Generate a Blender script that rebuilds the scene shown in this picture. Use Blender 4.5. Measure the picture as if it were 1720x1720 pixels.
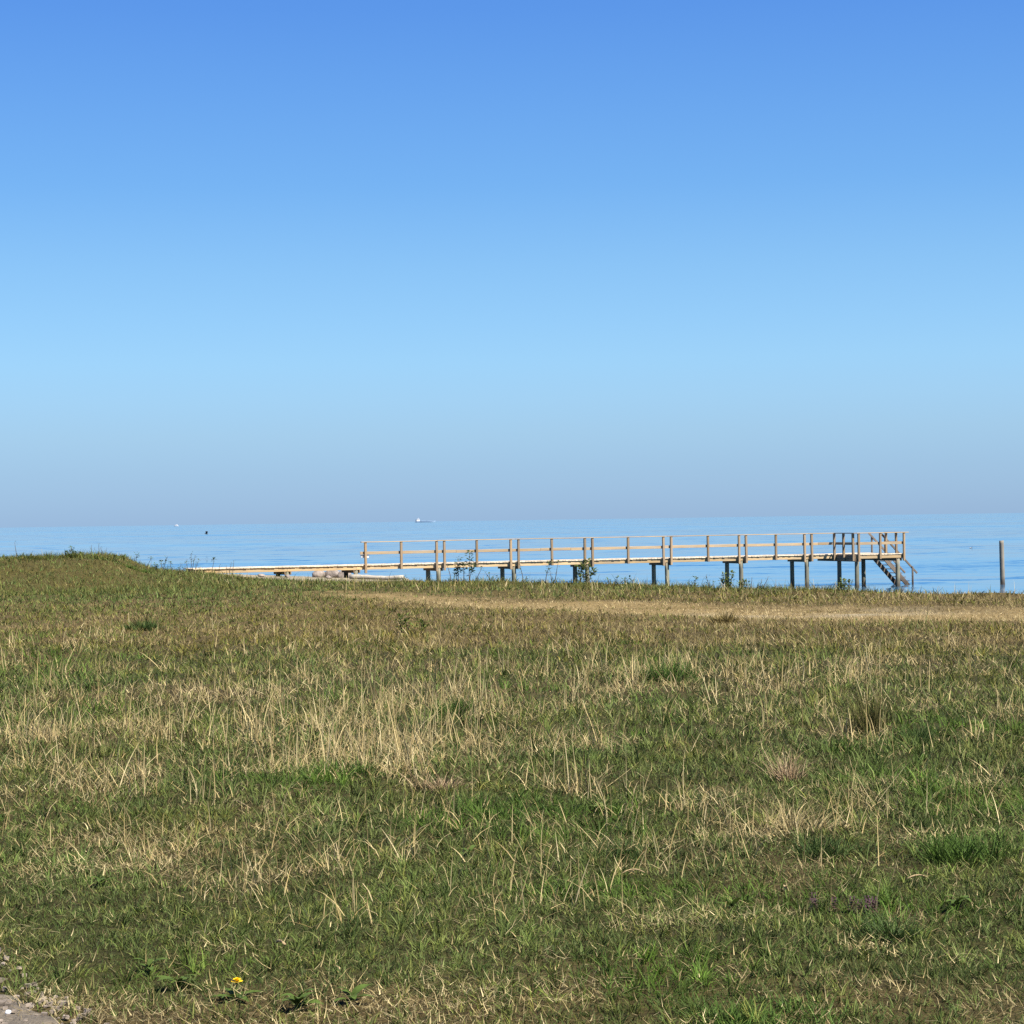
import bpy, bmesh, math, random
import numpy as np
from mathutils import Vector, Matrix

random.seed(7)
rng = np.random.default_rng(11)
scene = bpy.context.scene
for o in list(bpy.data.objects):
    bpy.data.objects.remove(o)
COL = scene.collection

# ------------------------------------------------------------------ camera
EYE = 1.6
cam_data = bpy.data.cameras.new('camera')
cam_data.sensor_fit = 'HORIZONTAL'
cam_data.sensor_width = 36.0
cam_data.lens = 36.0 * 3440.0 / 1720.0          # 2x phone lens, 28 degree square view
cam_data.clip_start = 0.1
cam_data.clip_end = 60000.0
cam = bpy.data.objects.new('camera', cam_data)
COL.objects.link(cam)
_r = 25.0 / 1720.0
_p = math.atan(13.5 / 3440.0)
_R = Vector((math.cos(_r), 0, -math.sin(_r)))
_U0 = Vector((math.sin(_r), 0, math.cos(_r)))
_F = Vector((0, 1, 0)) * math.cos(_p) + _U0 * math.sin(_p)
_U = _U0 * math.cos(_p) - Vector((0, 1, 0)) * math.sin(_p)
cam.matrix_world = Matrix(((_R.x, _U.x, -_F.x, 0), (_R.y, _U.y, -_F.y, 0), (_R.z, _U.z, -_F.z, EYE), (0, 0, 0, 1)))
scene.camera = cam

# ------------------------------------------------------------------ light
SUN_EL = math.radians(50.0)
SUN_AZ = math.radians(52.0)                      # measured from straight behind the camera towards the right
SUN_DIR = Vector((math.sin(SUN_AZ) * math.cos(SUN_EL), -math.cos(SUN_AZ) * math.cos(SUN_EL), math.sin(SUN_EL)))
sun_data = bpy.data.lights.new('sun', 'SUN')
sun_data.energy = 5.0
sun_data.angle = math.radians(0.53)
sun_data.color = (1.0, 0.945, 0.85)
sun = bpy.data.objects.new('sun', sun_data)
COL.objects.link(sun)
sun.rotation_euler = (-SUN_DIR).to_track_quat('-Z', 'Y').to_euler()

world = bpy.data.worlds.new('World')
scene.world = world
world.use_nodes = True
wn, wl = world.node_tree.nodes, world.node_tree.links
wn.clear()
sky = wn.new('ShaderNodeTexSky')
sky.sky_type = 'NISHITA'
sky.sun_disc = False
sky.sun_elevation = SUN_EL
sky.sun_rotation = math.atan2(SUN_DIR.x, SUN_DIR.y)
sky.altitude = 0.0
sky.air_density = 1.0
sky.dust_density = 0.6
sky.ozone_density = 1.6
tc = wn.new('ShaderNodeTexCoord')
sep = wn.new('ShaderNodeSeparateXYZ')
wl.new(tc.outputs['Generated'], sep.inputs[0])
ramp = wn.new('ShaderNodeValToRGB')              # a haze tint that depends on elevation only, the same all round
wl.new(sep.outputs['Z'], ramp.inputs[0])
TINT_GAIN = 1.4
SKY_TINT = [(0.001, (0.3684, 0.5668, 1.057)), (0.0068, (0.3662, 0.569, 1.0553)), (0.0243, (0.345, 0.523, 0.905)), (0.0417, (0.3651, 0.529, 0.835)), (0.0591, (0.3905, 0.5609, 0.824)), (0.0764, (0.405, 0.590, 0.830)), (0.0965, (0.4041, 0.5978, 0.8228)), (0.1222, (0.3905, 0.5967, 0.8137)), (0.1617, (0.3413, 0.5685, 0.8256)), (0.2058, (0.3179, 0.5507, 0.8591)), (0.2435, (0.2853, 0.5227, 0.8881))]
SKY_TINT = [(z, tuple(v * 1.25 / TINT_GAIN for v in c)) for z, c in SKY_TINT]
ramp.color_ramp.interpolation = 'LINEAR'
els = ramp.color_ramp.elements
els[0].position, els[0].color = SKY_TINT[0][0], (*SKY_TINT[0][1], 1)
els[1].position, els[1].color = SKY_TINT[-1][0], (*SKY_TINT[-1][1], 1)
for pos, c in SKY_TINT[1:-1]:
    e = els.new(pos)
    e.color = (*c, 1)
mul = wn.new('ShaderNodeVectorMath')
mul.operation = 'MULTIPLY'
wl.new(sky.outputs[0], mul.inputs[0])
wl.new(ramp.outputs[0], mul.inputs[1])
bg = wn.new('ShaderNodeBackground')
bg.inputs['Strength'].default_value = 0.15 / 2 ** 1.50
# even, azimuth-independent part of the clear sky (linear colours as seen at this exposure)
ramp2 = wn.new('ShaderNodeValToRGB')
wl.new(sep.outputs['Z'], ramp2.inputs[0])
EVEN = [(0.001, (156, 187, 220)), (0.0068, (157, 189, 221)), (0.0243, (161, 197, 228)), (0.0417, (165, 205, 235)), (0.0591, (164, 210, 244)), (0.0764, (160, 212, 250)),
        (0.0965, (151, 206, 250)), (0.1222, (140, 197, 247)), (0.1617, (119, 180, 243)), (0.2058, (105, 165, 238)), (0.2435, (93, 152, 233)), (0.40, (70, 125, 215)), (1.0, (48, 92, 180))]
def s2l(v):
    v /= 255.0
    return v / 12.92 if v <= 0.04045 else ((v + 0.055) / 1.055) ** 2.4
e2 = ramp2.color_ramp.elements
e2[0].position, e2[0].color = EVEN[0][0], (*[s2l(v) for v in EVEN[0][1]], 1)
e2[1].position, e2[1].color = EVEN[-1][0], (*[s2l(v) for v in EVEN[-1][1]], 1)
for pos, c in EVEN[1:-1]:
    e = e2.new(pos)
    e.color = (*[s2l(v) for v in c], 1)
gain = wn.new('ShaderNodeVectorMath')
gain.operation = 'SCALE'
gain.inputs['Scale'].default_value = TINT_GAIN
wl.new(mul.outputs[0], gain.inputs[0])
even = wn.new('ShaderNodeVectorMath')
even.operation = 'SCALE'
even.inputs['Scale'].default_value = 1.0 / 0.15
wl.new(ramp2.outputs[0], even.inputs[0])
smix = wn.new('ShaderNodeMix')
smix.data_type = 'VECTOR'
smix.inputs['Factor'].default_value = 0.75
wl.new(gain.outputs[0], smix.inputs[4])
wl.new(even.outputs[0], smix.inputs[5])
wl.new(smix.outputs[1], bg.inputs['Color'])
wo = wn.new('ShaderNodeOutputWorld')
wl.new(bg.outputs[0], wo.inputs[0])

scene.view_settings.view_transform = 'Standard'
scene.view_settings.look = 'None'
scene.view_settings.exposure = 1.50
scene.view_settings.gamma = 1.0
scene.view_settings.use_curve_mapping = False
scene.render.engine = 'CYCLES'
scene.cycles.max_bounces = 6
scene.cycles.use_denoising = False               # keep the fine grain of the grass

# ------------------------------------------------------------------ helpers
def tag(o, label=None, cat=None, group=None, kind=None):
    if label: o['label'] = label
    if cat: o['category'] = cat
    if group: o['group'] = group
    if kind: o['kind'] = kind
    return o

def mesh_data(name, verts, faces, mat=None, smooth=False):
    m = bpy.data.meshes.new(name)
    m.from_pydata([tuple(v) for v in verts], [], faces)
    if smooth:
        m.polygons.foreach_set('use_smooth', [True] * len(m.polygons))
    if mat: m.materials.append(mat)
    m.update()
    return m

def link(name, mesh, parent=None, loc=(0, 0, 0), rot=(0, 0, 0)):
    o = bpy.data.objects.new(name, mesh)
    COL.objects.link(o)
    o.location = loc
    o.rotation_euler = rot
    if parent is not None: o.parent = parent
    return o

def empty(name, loc=(0, 0, 0), rz=0.0, parent=None):
    o = bpy.data.objects.new(name, None)
    o.empty_display_size = 0.2
    COL.objects.link(o)
    o.location = loc
    o.rotation_euler = (0, 0, rz)
    if parent is not None: o.parent = parent
    return o

def box_geo(x0, x1, y0, y1, z0, z1, b=0.0):
    """box with chamfered long edges when b > 0 (24 verts), else 8 verts"""
    bm = bmesh.new()
    bmesh.ops.create_cube(bm, size=1.0)
    for v in bm.verts:
        v.co = ((x0 + x1) / 2 + v.co.x * (x1 - x0), (y0 + y1) / 2 + v.co.y * (y1 - y0), (z0 + z1) / 2 + v.co.z * (z1 - z0))
    if b > 0:
        bmesh.ops.bevel(bm, geom=list(bm.edges), offset=b, segments=1, affect='EDGES')
    return bm

def bm_mesh(name, bm, mat, smooth=False):
    m = bpy.data.meshes.new(name)
    bm.to_mesh(m)
    bm.free()
    m.materials.append(mat)
    if smooth: m.polygons.foreach_set('use_smooth', [True] * len(m.polygons))
    return m

def box(name, parent, mat, x0, x1, y0, y1, z0, z1, b=0.006):
    """box object with its own origin at the box centre"""
    c = ((x0 + x1) / 2, (y0 + y1) / 2, (z0 + z1) / 2)
    m = bm_mesh(name, box_geo(x0 - c[0], x1 - c[0], y0 - c[1], y1 - c[1], z0 - c[2], z1 - c[2], b), mat)
    return link(name, m, parent, c)

def tube_geo(pts, radii, sides=8, cap=True):
    verts, faces = [], []
    pts = [Vector(p) for p in pts]
    n = len(pts)
    for i, p in enumerate(pts):
        t = (pts[min(i + 1, n - 1)] - pts[max(i - 1, 0)]).normalized()
        a = t.orthogonal().normalized() if abs(t.z) < 0.95 else Vector((1, 0, 0)) - t * t.x
        a.normalize()
        b_ = t.cross(a)
        for k in range(sides):
            an = 2 * math.pi * k / sides
            verts.append(p + (a * math.cos(an) + b_ * math.sin(an)) * radii[i])
    for i in range(n - 1):
        for k in range(sides):
            k2 = (k + 1) % sides
            faces.append((i * sides + k, i * sides + k2, (i + 1) * sides + k2, (i + 1) * sides + k))
    if cap:
        faces.append(tuple(range(sides - 1, -1, -1)))
        faces.append(tuple((n - 1) * sides + k for k in range(sides)))
    return verts, faces

class Acc:
    """collects pieces of one mesh"""
    def __init__(self): self.v, self.f = [], []
    def add(self, vf):
        o = len(self.v)
        self.v += [tuple(p) for p in vf[0]]
        self.f += [tuple(i + o for i in f) for f in vf[1]]

# ------------------------------------------------------------------ materials
def new_mat(name):
    m = bpy.data.materials.new(name)
    m.use_nodes = True
    nt = m.node_tree
    return m, nt.nodes, nt.links, nt.nodes['Principled BSDF']

def mixrgb(n, l, fac, a, b, mode='MIX'):
    x = n.new('ShaderNodeMix')
    x.data_type = 'RGBA'
    x.blend_type = mode
    for sock, val in ((x.inputs[0], fac), (x.inputs[6], a), (x.inputs[7], b)):
        if isinstance(val, (int, float)): sock.default_value = val
        elif isinstance(val, tuple): sock.default_value = (*val, 1)
        else: l.new(val, sock)
    return x.outputs[2]

def noise(n, l, vec, scale, detail=3.0, rough=0.55):
    x = n.new('ShaderNodeTexNoise')
    x.inputs['Scale'].default_value = scale
    x.inputs['Detail'].default_value = detail
    x.inputs['Roughness'].default_value = rough
    if vec is not None: l.new(vec, x.inputs['Vector'])
    return x.outputs['Fac']

def mapping(n, l, vec, scale):
    x = n.new('ShaderNodeMapping')
    x.inputs['Scale'].default_value = scale
    l.new(vec, x.inputs['Vector'])
    return x.outputs[0]

def maprange(n, l, val, a, b, c=0.0, d=1.0):
    x = n.new('ShaderNodeMapRange')
    l.new(val, x.inputs[0])
    for i, v in zip((1, 2, 3, 4), (a, b, c, d)): x.inputs[i].default_value = v
    return x.outputs[0]

ALB = 0.69
def wood_mat(name, light, dark, grain_axis='x', rough=0.7, stain=None):
    light = tuple(c * ALB for c in light); dark = tuple(c * ALB for c in dark)
    if stain: stain = tuple(c * ALB for c in stain)
    m, n, l, p = new_mat(name)
    t = n.new('ShaderNodeTexCoord')
    oi = n.new('ShaderNodeObjectInfo')
    off = n.new('ShaderNodeVectorMath'); off.operation = 'MULTIPLY_ADD'
    l.new(oi.outputs['Random'], off.inputs[0])
    off.inputs[1].default_value = (37.0, 21.0, 13.0)
    l.new(t.outputs['Object'], off.inputs[2])
    sc = {'x': (1.2, 26, 26), 'y': (26, 1.2, 26), 'z': (26, 26, 1.2)}[grain_axis]
    g = noise(n, l, mapping(n, l, off.outputs[0], sc), 1.0, 5.0, 0.65)
    blot = noise(n, l, off.outputs[0], 2.3, 3.0)
    c = mixrgb(n, l, maprange(n, l, g, 0.32, 0.7), dark, light)
    c = mixrgb(n, l, maprange(n, l, blot, 0.35, 0.75, 0.0, 0.5), c, (0.20, 0.18, 0.15))
    v = n.new('ShaderNodeHueSaturation')
    l.new(maprange(n, l, oi.outputs['Random'], 0, 1, 0.78, 1.18), v.inputs['Value'])
    v.inputs['Saturation'].default_value = 1.0
    l.new(c, v.inputs['Color'])
    c = v.outputs[0]
    if stain:
        geo = n.new('ShaderNodeNewGeometry')
        sp = n.new('ShaderNodeSeparateXYZ')
        l.new(geo.outputs['Position'], sp.inputs[0])
        nz = n.new('ShaderNodeMath'); nz.operation = 'MULTIPLY_ADD'
        l.new(blot, nz.inputs[0]); nz.inputs[1].default_value = 0.35
        l.new(sp.outputs['Z'], nz.inputs[2])
        c = mixrgb(n, l, maprange(n, l, nz.outputs[0], -1.42, -1.10, 1.0, 0.0), c, stain)
    l.new(c, p.inputs['Base Color'])
    p.inputs['Roughness'].default_value = rough
    p.inputs['Specular IOR Level'].default_value = 0.25
    bp = n.new('ShaderNodeBump')
    bp.inputs['Strength'].default_value = 0.5
    bp.inputs['Distance'].default_value = 0.006
    l.new(g, bp.inputs['Height'])
    l.new(bp.outputs[0], p.inputs['Normal'])
    return m

M_PLANK = wood_mat('deck_timber', (0.95, 0.80, 0.60), (0.66, 0.51, 0.33), 'y')
M_BEAM = wood_mat('beam_timber', (0.66, 0.47, 0.245), (0.42, 0.27, 0.115), 'x')
M_BEAMY_SHADE = wood_mat('cap_timber_shaded', (0.29, 0.19, 0.10), (0.16, 0.095, 0.048), 'y')  # darker copy of the beam timber, shade under the deck put into the colour
M_POST = wood_mat('post_timber', (0.42, 0.285, 0.15), (0.20, 0.125, 0.06), 'z')
M_RAIL = wood_mat('rail_timber', (0.49, 0.355, 0.205), (0.29, 0.195, 0.10), 'x')
M_RAILY = wood_mat('rail_timber_cross', (0.46, 0.32, 0.175), (0.27, 0.17, 0.082), 'y')
M_PILE = wood_mat('pile_timber', (0.27, 0.265, 0.18), (0.10, 0.095, 0.062), 'z', 0.75, stain=(0.085, 0.075, 0.055))
M_STAIR = wood_mat('stair_timber', (0.19, 0.15, 0.115), (0.085, 0.062, 0.047), 'x', 0.75, stain=(0.06, 0.045, 0.035))
M_POLE = wood_mat('mooring_timber', (0.26, 0.235, 0.19), (0.115, 0.10, 0.075), 'z', 0.8, stain=(0.07, 0.06, 0.05))
M_LOG = wood_mat('driftwood', (0.50, 0.455, 0.375), (0.25, 0.22, 0.175), 'x', 0.8)

def plain_mat(name, color, rough=0.6, var=0.25, scale=6.0, spec=0.3, bump=0.0):
    color = tuple(c * ALB for c in color)
    m, n, l, p = new_mat(name)
    t = n.new('ShaderNodeTexCoord')
    f = noise(n, l, t.outputs['Object'], scale, 4.0)
    dk = tuple(c * (1 - var) for c in color)
    lt = tuple(min(1, c * (1 + var)) for c in color)
    l.new(mixrgb(n, l, maprange(n, l, f, 0.3, 0.7), dk, lt), p.inputs['Base Color'])
    p.inputs['Roughness'].default_value = rough
    p.inputs['Specular IOR Level'].default_value = spec
    if bump:
        b = n.new('ShaderNodeBump'); b.inputs['Distance'].default_value = bump
        l.new(f, b.inputs['Height']); l.new(b.outputs[0], p.inputs['Normal'])
    return m

M_STONE = plain_mat('granite_stone', (0.28, 0.235, 0.20), 0.85, 0.4, 5.0, 0.2, 0.03)
M_WHITE = plain_mat('white_paint', (0.8, 0.8, 0.8), 0.4, 0.05)
M_DARK = plain_mat('dark_paint', (0.05, 0.05, 0.06), 0.5, 0.2)
M_HULL_HAZE = plain_mat('ship_hull_hazed', (0.26, 0.37, 0.50), 0.5, 0.15, 0.1)  # distance haze put into the hull colour, paler and bluer than the bare paint
M_BIRD = plain_mat('dark_plumage', (0.03, 0.035, 0.045), 0.7, 0.3, 20)
M_BIRDW = plain_mat('white_plumage', (0.7, 0.7, 0.7), 0.7, 0.1, 20)

def leaf_mat(name, attr=True, color=None, transl=0.28, rough=0.55):
    if color: color = tuple(c * ALB for c in color)
    m, n, l, p = new_mat(name)
    if attr:
        a = n.new('ShaderNodeAttribute'); a.attribute_name = 'Col'
        c = a.outputs['Color']
    else:
        t = n.new('ShaderNodeTexCoord')
        f = noise(n, l, t.outputs['Object'], 30.0, 2.0)
        c = mixrgb(n, l, maprange(n, l, f, 0.3, 0.7), tuple(x * 0.7 for x in color), tuple(min(1, x * 1.3) for x in color))
    l.new(c, p.inputs['Base Color'])
    p.inputs['Roughness'].default_value = rough
    p.inputs['Specular IOR Level'].default_value = 0.12
    tr = n.new('ShaderNodeBsdfTranslucent')
    l.new(c, tr.inputs['Color'])
    mx = n.new('ShaderNodeMixShader')
    mx.inputs[0].default_value = transl
    l.new(p.outputs[0], mx.inputs[1]); l.new(tr.outputs[0], mx.inputs[2])
    l.new(mx.outputs[0], n['Material Output'].inputs['Surface'])
    return m

M_GRASS = leaf_mat('grass_blades', transl=0.18, rough=0.65)
M_DRYGRASS = leaf_mat('dry_grass_blades', transl=0.08, rough=0.7)
M_STEM = leaf_mat('twig_bark', False, (0.10, 0.075, 0.05), 0.0, 0.8)

# ------------------------------------------------------------------ terrain shape
#TERRAIN_BEGIN
def sstep(a, b, x):
    t = np.clip((np.asarray(x, float) - a) / (b - a), 0, 1)
    return t * t * (3 - 2 * t)

_tab = np.random.default_rng(3).random((8, 256, 256))
def vnoise(x, y, scale, ch=0, octaves=2):
    """tiling value noise in 0..1"""
    x = np.asarray(x, float); y = np.asarray(y, float)
    tot, amp, s = 0.0, 0.0, 1.0
    out = np.zeros(np.broadcast(x, y).shape)
    for o in range(octaves):
        t = _tab[(ch + o) % 8]
        xx = x / scale * s + 17.3 * o + 5.1 * ch; yy = y / scale * s - 9.7 * o + 3.3 * ch
        xi = np.floor(xx).astype(int); yi = np.floor(yy).astype(int)
        fx = xx - xi; fy = yy - yi
        fx = fx * fx * (3 - 2 * fx); fy = fy * fy * (3 - 2 * fy)
        a = t[xi % 256, yi % 256]; b = t[(xi + 1) % 256, yi % 256]
        c = t[xi % 256, (yi + 1) % 256]; d = t[(xi + 1) % 256, (yi + 1) % 256]
        w = 0.55 ** o
        out += w * ((a * (1 - fx) + b * fx) * (1 - fy) + (c * (1 - fx) + d * fx) * fy)
        amp += w; s *= 2.03
    return out / amp

EDGE = np.array([(60, -40), (40, 10), (25, 28), (14, 42.5), (11.8, 46), (10.6, 49), (7.2, 54), (4.4, 57.8), (0.9, 61.9),
                 (-2.4, 66), (-5.2, 69), (-8, 72.5), (-12.2, 80.7), (-18, 90), (-26, 102), (-60, 140), (-160, 240)], float)
def shore(X, Y):
    """signed distance to the top of the bank, positive on the land side"""
    X = np.asarray(X, float); Y = np.asarray(Y, float)
    best = np.full(X.shape, 1e9); sg = np.ones(X.shape)
    for i in range(len(EDGE) - 1):
        a, b = EDGE[i], EDGE[i + 1]
        d = b - a
        t = np.clip(((X - a[0]) * d[0] + (Y - a[1]) * d[1]) / (d @ d), 0, 1)
        dx = X - (a[0] + t * d[0]); dy = Y - (a[1] + t * d[1])
        q = dx * dx + dy * dy
        cr = d[0] * dy - d[1] * dx
        m = q < best
        best = np.where(m, q, best); sg = np.where(m, np.sign(cr), sg)
    return np.sqrt(best) * np.where(sg == 0, 1, sg)

PATH = np.array([(30, 20), (14, 32), (9, 35.2), (6.8, 36.6), (3.8, 39), (0.5, 44.5), (-4, 54), (-9.0, 60)], float)
def path_dist(X, Y):
    X = np.asarray(X, float); Y = np.asarray(Y, float)
    best = np.full(X.shape, 1e9)
    for i in range(len(PATH) - 1):
        a, b = PATH[i], PATH[i + 1]
        d = b - a
        t = np.clip(((X - a[0]) * d[0] + (Y - a[1]) * d[1]) / (d @ d), 0, 1)
        best = np.minimum(best, (X - a[0] - t * d[0]) ** 2 + (Y - a[1] - t * d[1]) ** 2)
    return np.maximum(np.sqrt(best) + 2.0 * sstep(-2.0, -8.0, X) - 1.1 * sstep(0.0, 5.0, X), 0)

DUNE_X = [-70, -25, -17.5, -16.4, -15.3, -14.5, -13.7, -13.3, -12.9, -12.4, -11.5, -10.6, -9]
DUNE_Z = [0.44, 0.44, 0.46, 0.46, 0.50, 0.47, 0.37, 0.15, -0.04, -0.12, -0.21, -0.30, -0.42]
def height(X, Y):
    X = np.asarray(X, float); Y = np.asarray(Y, float)
    base = -0.32 * sstep(14, 56, Y) - 0.10 * sstep(60, 70, Y) * sstep(-1.0, -5.0, X)
    wy = sstep(61, 69.5, Y) * (1 - sstep(76, 87, Y))
    prof = np.interp(X + (Y - 70) * 0.12, DUNE_X, DUNE_Z) + (vnoise(X, Y, 1.1, 1, 2) - .5) * .22 * sstep(-11.5, -13, X)
    base = base + np.maximum(prof - base, 0) * wy
    rel = (vnoise(X, Y, 2.6, 0, 3) - 0.5) * 0.13 + (vnoise(X, Y, 0.55, 3, 2) - 0.5) * 0.045
    pd = path_dist(X, Y)
    rel = rel * (0.35 + 0.65 * sstep(0.8, 2.2, pd)) - 0.05 * (1 - sstep(0.6, 1.8, pd))
    s = -shore(X, Y)
    berm = sstep(-2.5, -5.0, X) * sstep(64, 69, Y)
    s2 = np.maximum(s - 9.0 * berm, 0)
    drop = 0.045 * np.clip(s, 0, 12) * berm + 1.25 * sstep(0, 3.5, s2) + 1.2 * sstep(2.5, 22, s2) + 3.0 * sstep(20, 120, s2)
    rel = rel * (1 - 0.6 * sstep(0, 2, s))
    return base + rel - drop
#TERRAIN_END

def build_ground():
    def axis(parts):
        out = []
        for a, b, st in parts: out += list(np.arange(a, b, st))
        return np.array(out + [parts[-1][1]])
    xs = axis([(-400, -80, 20), (-80, -26, 2.0), (-26, -5, 0.4), (-5, 5, 0.2), (5, 20, 0.4), (20, 44, 2.0), (44, 120, 8)])
    ys = axis([(-120, -6, 6), (-6, 4, 1.0), (4, 16, 0.2), (16, 96, 0.4), (96, 150, 3), (150, 420, 15)])
    X, Y = np.meshgrid(xs, ys)
    Z = height(X, Y)
    nx, ny = len(xs), len(ys)
    verts = np.stack([X.ravel(), Y.ravel(), Z.ravel()], 1)
    i = np.arange(ny - 1)[:, None] * nx + np.arange(nx - 1)[None, :]
    q = np.stack([i, i + 1, i + nx + 1, i + nx], -1).reshape(-1, 4)
    m = bpy.data.meshes.new('ground')
    m.vertices.add(len(verts)); m.vertices.foreach_set('co', verts.ravel().astype(np.float32))
    m.loops.add(q.size); m.loops.foreach_set('vertex_index', q.ravel().astype(np.int32))
    m.polygons.add(len(q)); m.polygons.foreach_set('loop_start', (np.arange(len(q)) * 4).astype(np.int32))
    m.polygons.foreach_set('use_smooth', np.ones(len(q), bool))
    m.update(calc_edges=True)
    x, y = X.ravel(), Y.ravel()
    soil = np.array([0.042, 0.033, 0.015]); thatch = np.array([0.115, 0.086, 0.037])
    trod = np.array([0.26, 0.195, 0.092]); sand = np.array([0.36, 0.315, 0.245]); grey = np.array([0.36, 0.32, 0.25])
    k = vnoise(x, y, 0.9, 1, 3)[:, None]
    c = soil * (1 - k) + thatch * k
    mg = (np.clip(sstep(4, 90, y) * 0 + .75, 0, 1) * sstep(.35, .75, vnoise(x, y * .8, 1.5, 2, 3) + .2) * (1 - sstep(24, 34, y)))[:, None]
    c = c * (1 - mg) + np.array([0.040, 0.044, 0.013]) * mg          # moss and seedlings
    far = (sstep(22, 36, y) * 0.75)[:, None]
    c = c * (1 - far) + thatch * 1.1 * far
    bk = (sstep(50, 58, y) * .8)[:, None]
    c = c * (1 - bk) + np.array([0.080, 0.072, 0.022]) * bk
    pd = path_dist(x, y) + (vnoise(x * .35, y + .6 * x, 1.0, 2, 3) - .5) * 3.6
    pw = (1 - sstep(0.3, 2.7, pd))[:, None]
    c = c * (1 - pw) + trod * pw
    gp = (np.exp(-((x - 5.6) / 2.0) ** 2 - ((y - 38.2) / 1.3) ** 2) * sstep(0.35, 0.6, vnoise(x, y, 1.0, 5, 2)))[:, None]
    c = c * (1 - gp) + grey * gp
    sw = sstep(0.3, 1.0, -shore(x, y))[:, None]
    c = c * (1 - sw) + sand * sw
    at = m.color_attributes.new('Col', 'FLOAT_COLOR', 'POINT')
    at.data.foreach_set('color', np.concatenate([c * ALB, np.ones((len(c), 1))], 1).ravel().astype(np.float32))
    mat, n, l, p = new_mat('meadow_soil')
    a = n.new('ShaderNodeAttribute'); a.attribute_name = 'Col'
    g = n.new('ShaderNodeNewGeometry')
    f1 = noise(n, l, g.outputs['Position'], 9.0, 6.0, 0.7)
    f2 = noise(n, l, mapping(n, l, g.outputs['Position'], (60, 110, 60)), 1.0, 3.0, 0.7)
    cc = mixrgb(n, l, maprange(n, l, f1, 0.3, 0.72), (0.45, 0.42, 0.38), (1.35, 1.3, 1.2))
    cc2 = mixrgb(n, l, maprange(n, l, f2, 0.35, 0.68), (0.6, 0.6, 0.55), (1.3, 1.3, 1.25))
    c1 = mixrgb(n, l, 1.0, a.outputs['Color'], cc, 'MULTIPLY')
    c1 = mixrgb(n, l, 1.0, c1, cc2, 'MULTIPLY')
    l.new(c1, p.inputs['Base Color'])
    p.inputs['Roughness'].default_value = 0.95
    p.inputs['Specular IOR Level'].default_value = 0.1
    b = n.new('ShaderNodeBump'); b.inputs['Distance'].default_value = 0.03; b.inputs['Strength'].default_value = 0.8
    l.new(f1, b.inputs['Height']); l.new(b.outputs[0], p.inputs['Normal'])
    m.materials.append(mat)
    o = link('ground', m)
    tag(o, 'grassy coastal meadow ground sloping to a bank above the water', None, None, 'structure')
build_ground()

# ------------------------------------------------------------------ sea
WATER = -1.7
def build_sea():
    mat, n, l, p = new_mat('sea_water')
    g = n.new('ShaderNodeNewGeometry')
    pos = g.outputs['Position']
    f1 = noise(n, l, mapping(n, l, pos, (0.16, 0.42, 0.3)), 1.0, 3.0, 0.6)
    f2 = noise(n, l, mapping(n, l, pos, (1.1, 1.9, 1.0)), 1.0, 3.0, 0.6)
    def mth(op, a, b):
        x = n.new('ShaderNodeMath'); x.operation = op
        for s, v in zip(x.inputs, (a, b)):
            if isinstance(v, (int, float)): s.default_value = v
            else: l.new(v, s)
        return x.outputs[0]
    near_p = noise(n, l, mapping(n, l, pos, (0.13, 0.20, 0.03)), 1.0, 2.0, 0.5)
    far_p = noise(n, l, mapping(n, l, pos, (0.006, 0.011, 0.03)), 1.0, 4.0, 0.6)
    amp = mth('MAXIMUM', maprange(n, l, near_p, 0.58, 0.68, 0.08, 1.0), maprange(n, l, far_p, 0.50, 0.66, 0.08, 0.55))
    h = mth('ADD', mth('MULTIPLY', f1, 0.050), mth('MULTIPLY', mth('MULTIPLY', f2, amp), 0.12))
    def vec(op, a, b=None, sc=None):
        x = n.new('ShaderNodeVectorMath'); x.operation = op
        for s, v in zip(x.inputs, (a, b)):
            if v is None: continue
            if isinstance(v, tuple): s.default_value = v
            else: l.new(v, s)
        if sc is not None:
            if isinstance(sc, (int, float)): x.inputs['Scale'].default_value = sc
            else: l.new(sc, x.inputs['Scale'])
        return x.outputs[0]
    def rnd(scale, det):
        x = n.new('ShaderNodeTexNoise')
        x.inputs['Scale'].default_value = 1.0; x.inputs['Detail'].default_value = det
        l.new(mapping(n, l, pos, scale), x.inputs['Vector'])
        return vec('SUBTRACT', x.outputs['Color'], (0.5, 0.5, 0.5))
    rip = vec('SCALE', rnd((1.7, 2.3, 1.0), 3.0), None, mth('MULTIPLY', amp, 0.40))       # ripples, strong inside the wind patches
    swl = vec('SCALE', rnd((0.10, 0.32, 0.3), 2.0), None, 0.085)                           # long low swell
    front = vec('SCALE', (0.02, -0.10, 0.0), None, amp)                                     # wave fronts steeper towards the shore
    nv = vec('ADD', vec('MULTIPLY', vec('ADD', vec('ADD', rip, swl), front), (1.0, 1.0, 0.0)), (0.0, 0.0, 1.0))
    l.new(vec('NORMALIZE', nv), p.inputs['Normal'])
    p.inputs['Base Color'].default_value = (0.022, 0.085, 0.165, 1)
    p.inputs['Roughness'].default_value = 0.06
    p.inputs['IOR'].default_value = 1.333
    S = 26000.0
    xs = [-S, -3000, -400, -60, 60, 400, 3000, S]
    ys = [-400, 0, 60, 130, 400, 1500, 6000, S]
    v = [(x, y, WATER) for y in ys for x in xs]
    nx = len(xs)
    f = [(j * nx + i, j * nx + i + 1, (j + 1) * nx + i + 1, (j + 1) * nx + i) for j in range(len(ys) - 1) for i in range(nx - 1)]
    o = link('sea', mesh_data('sea', v, f, mat))
    tag(o, 'calm pale blue sea with fine ripples reaching the horizon', None, None, 'structure')
build_sea()

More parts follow.
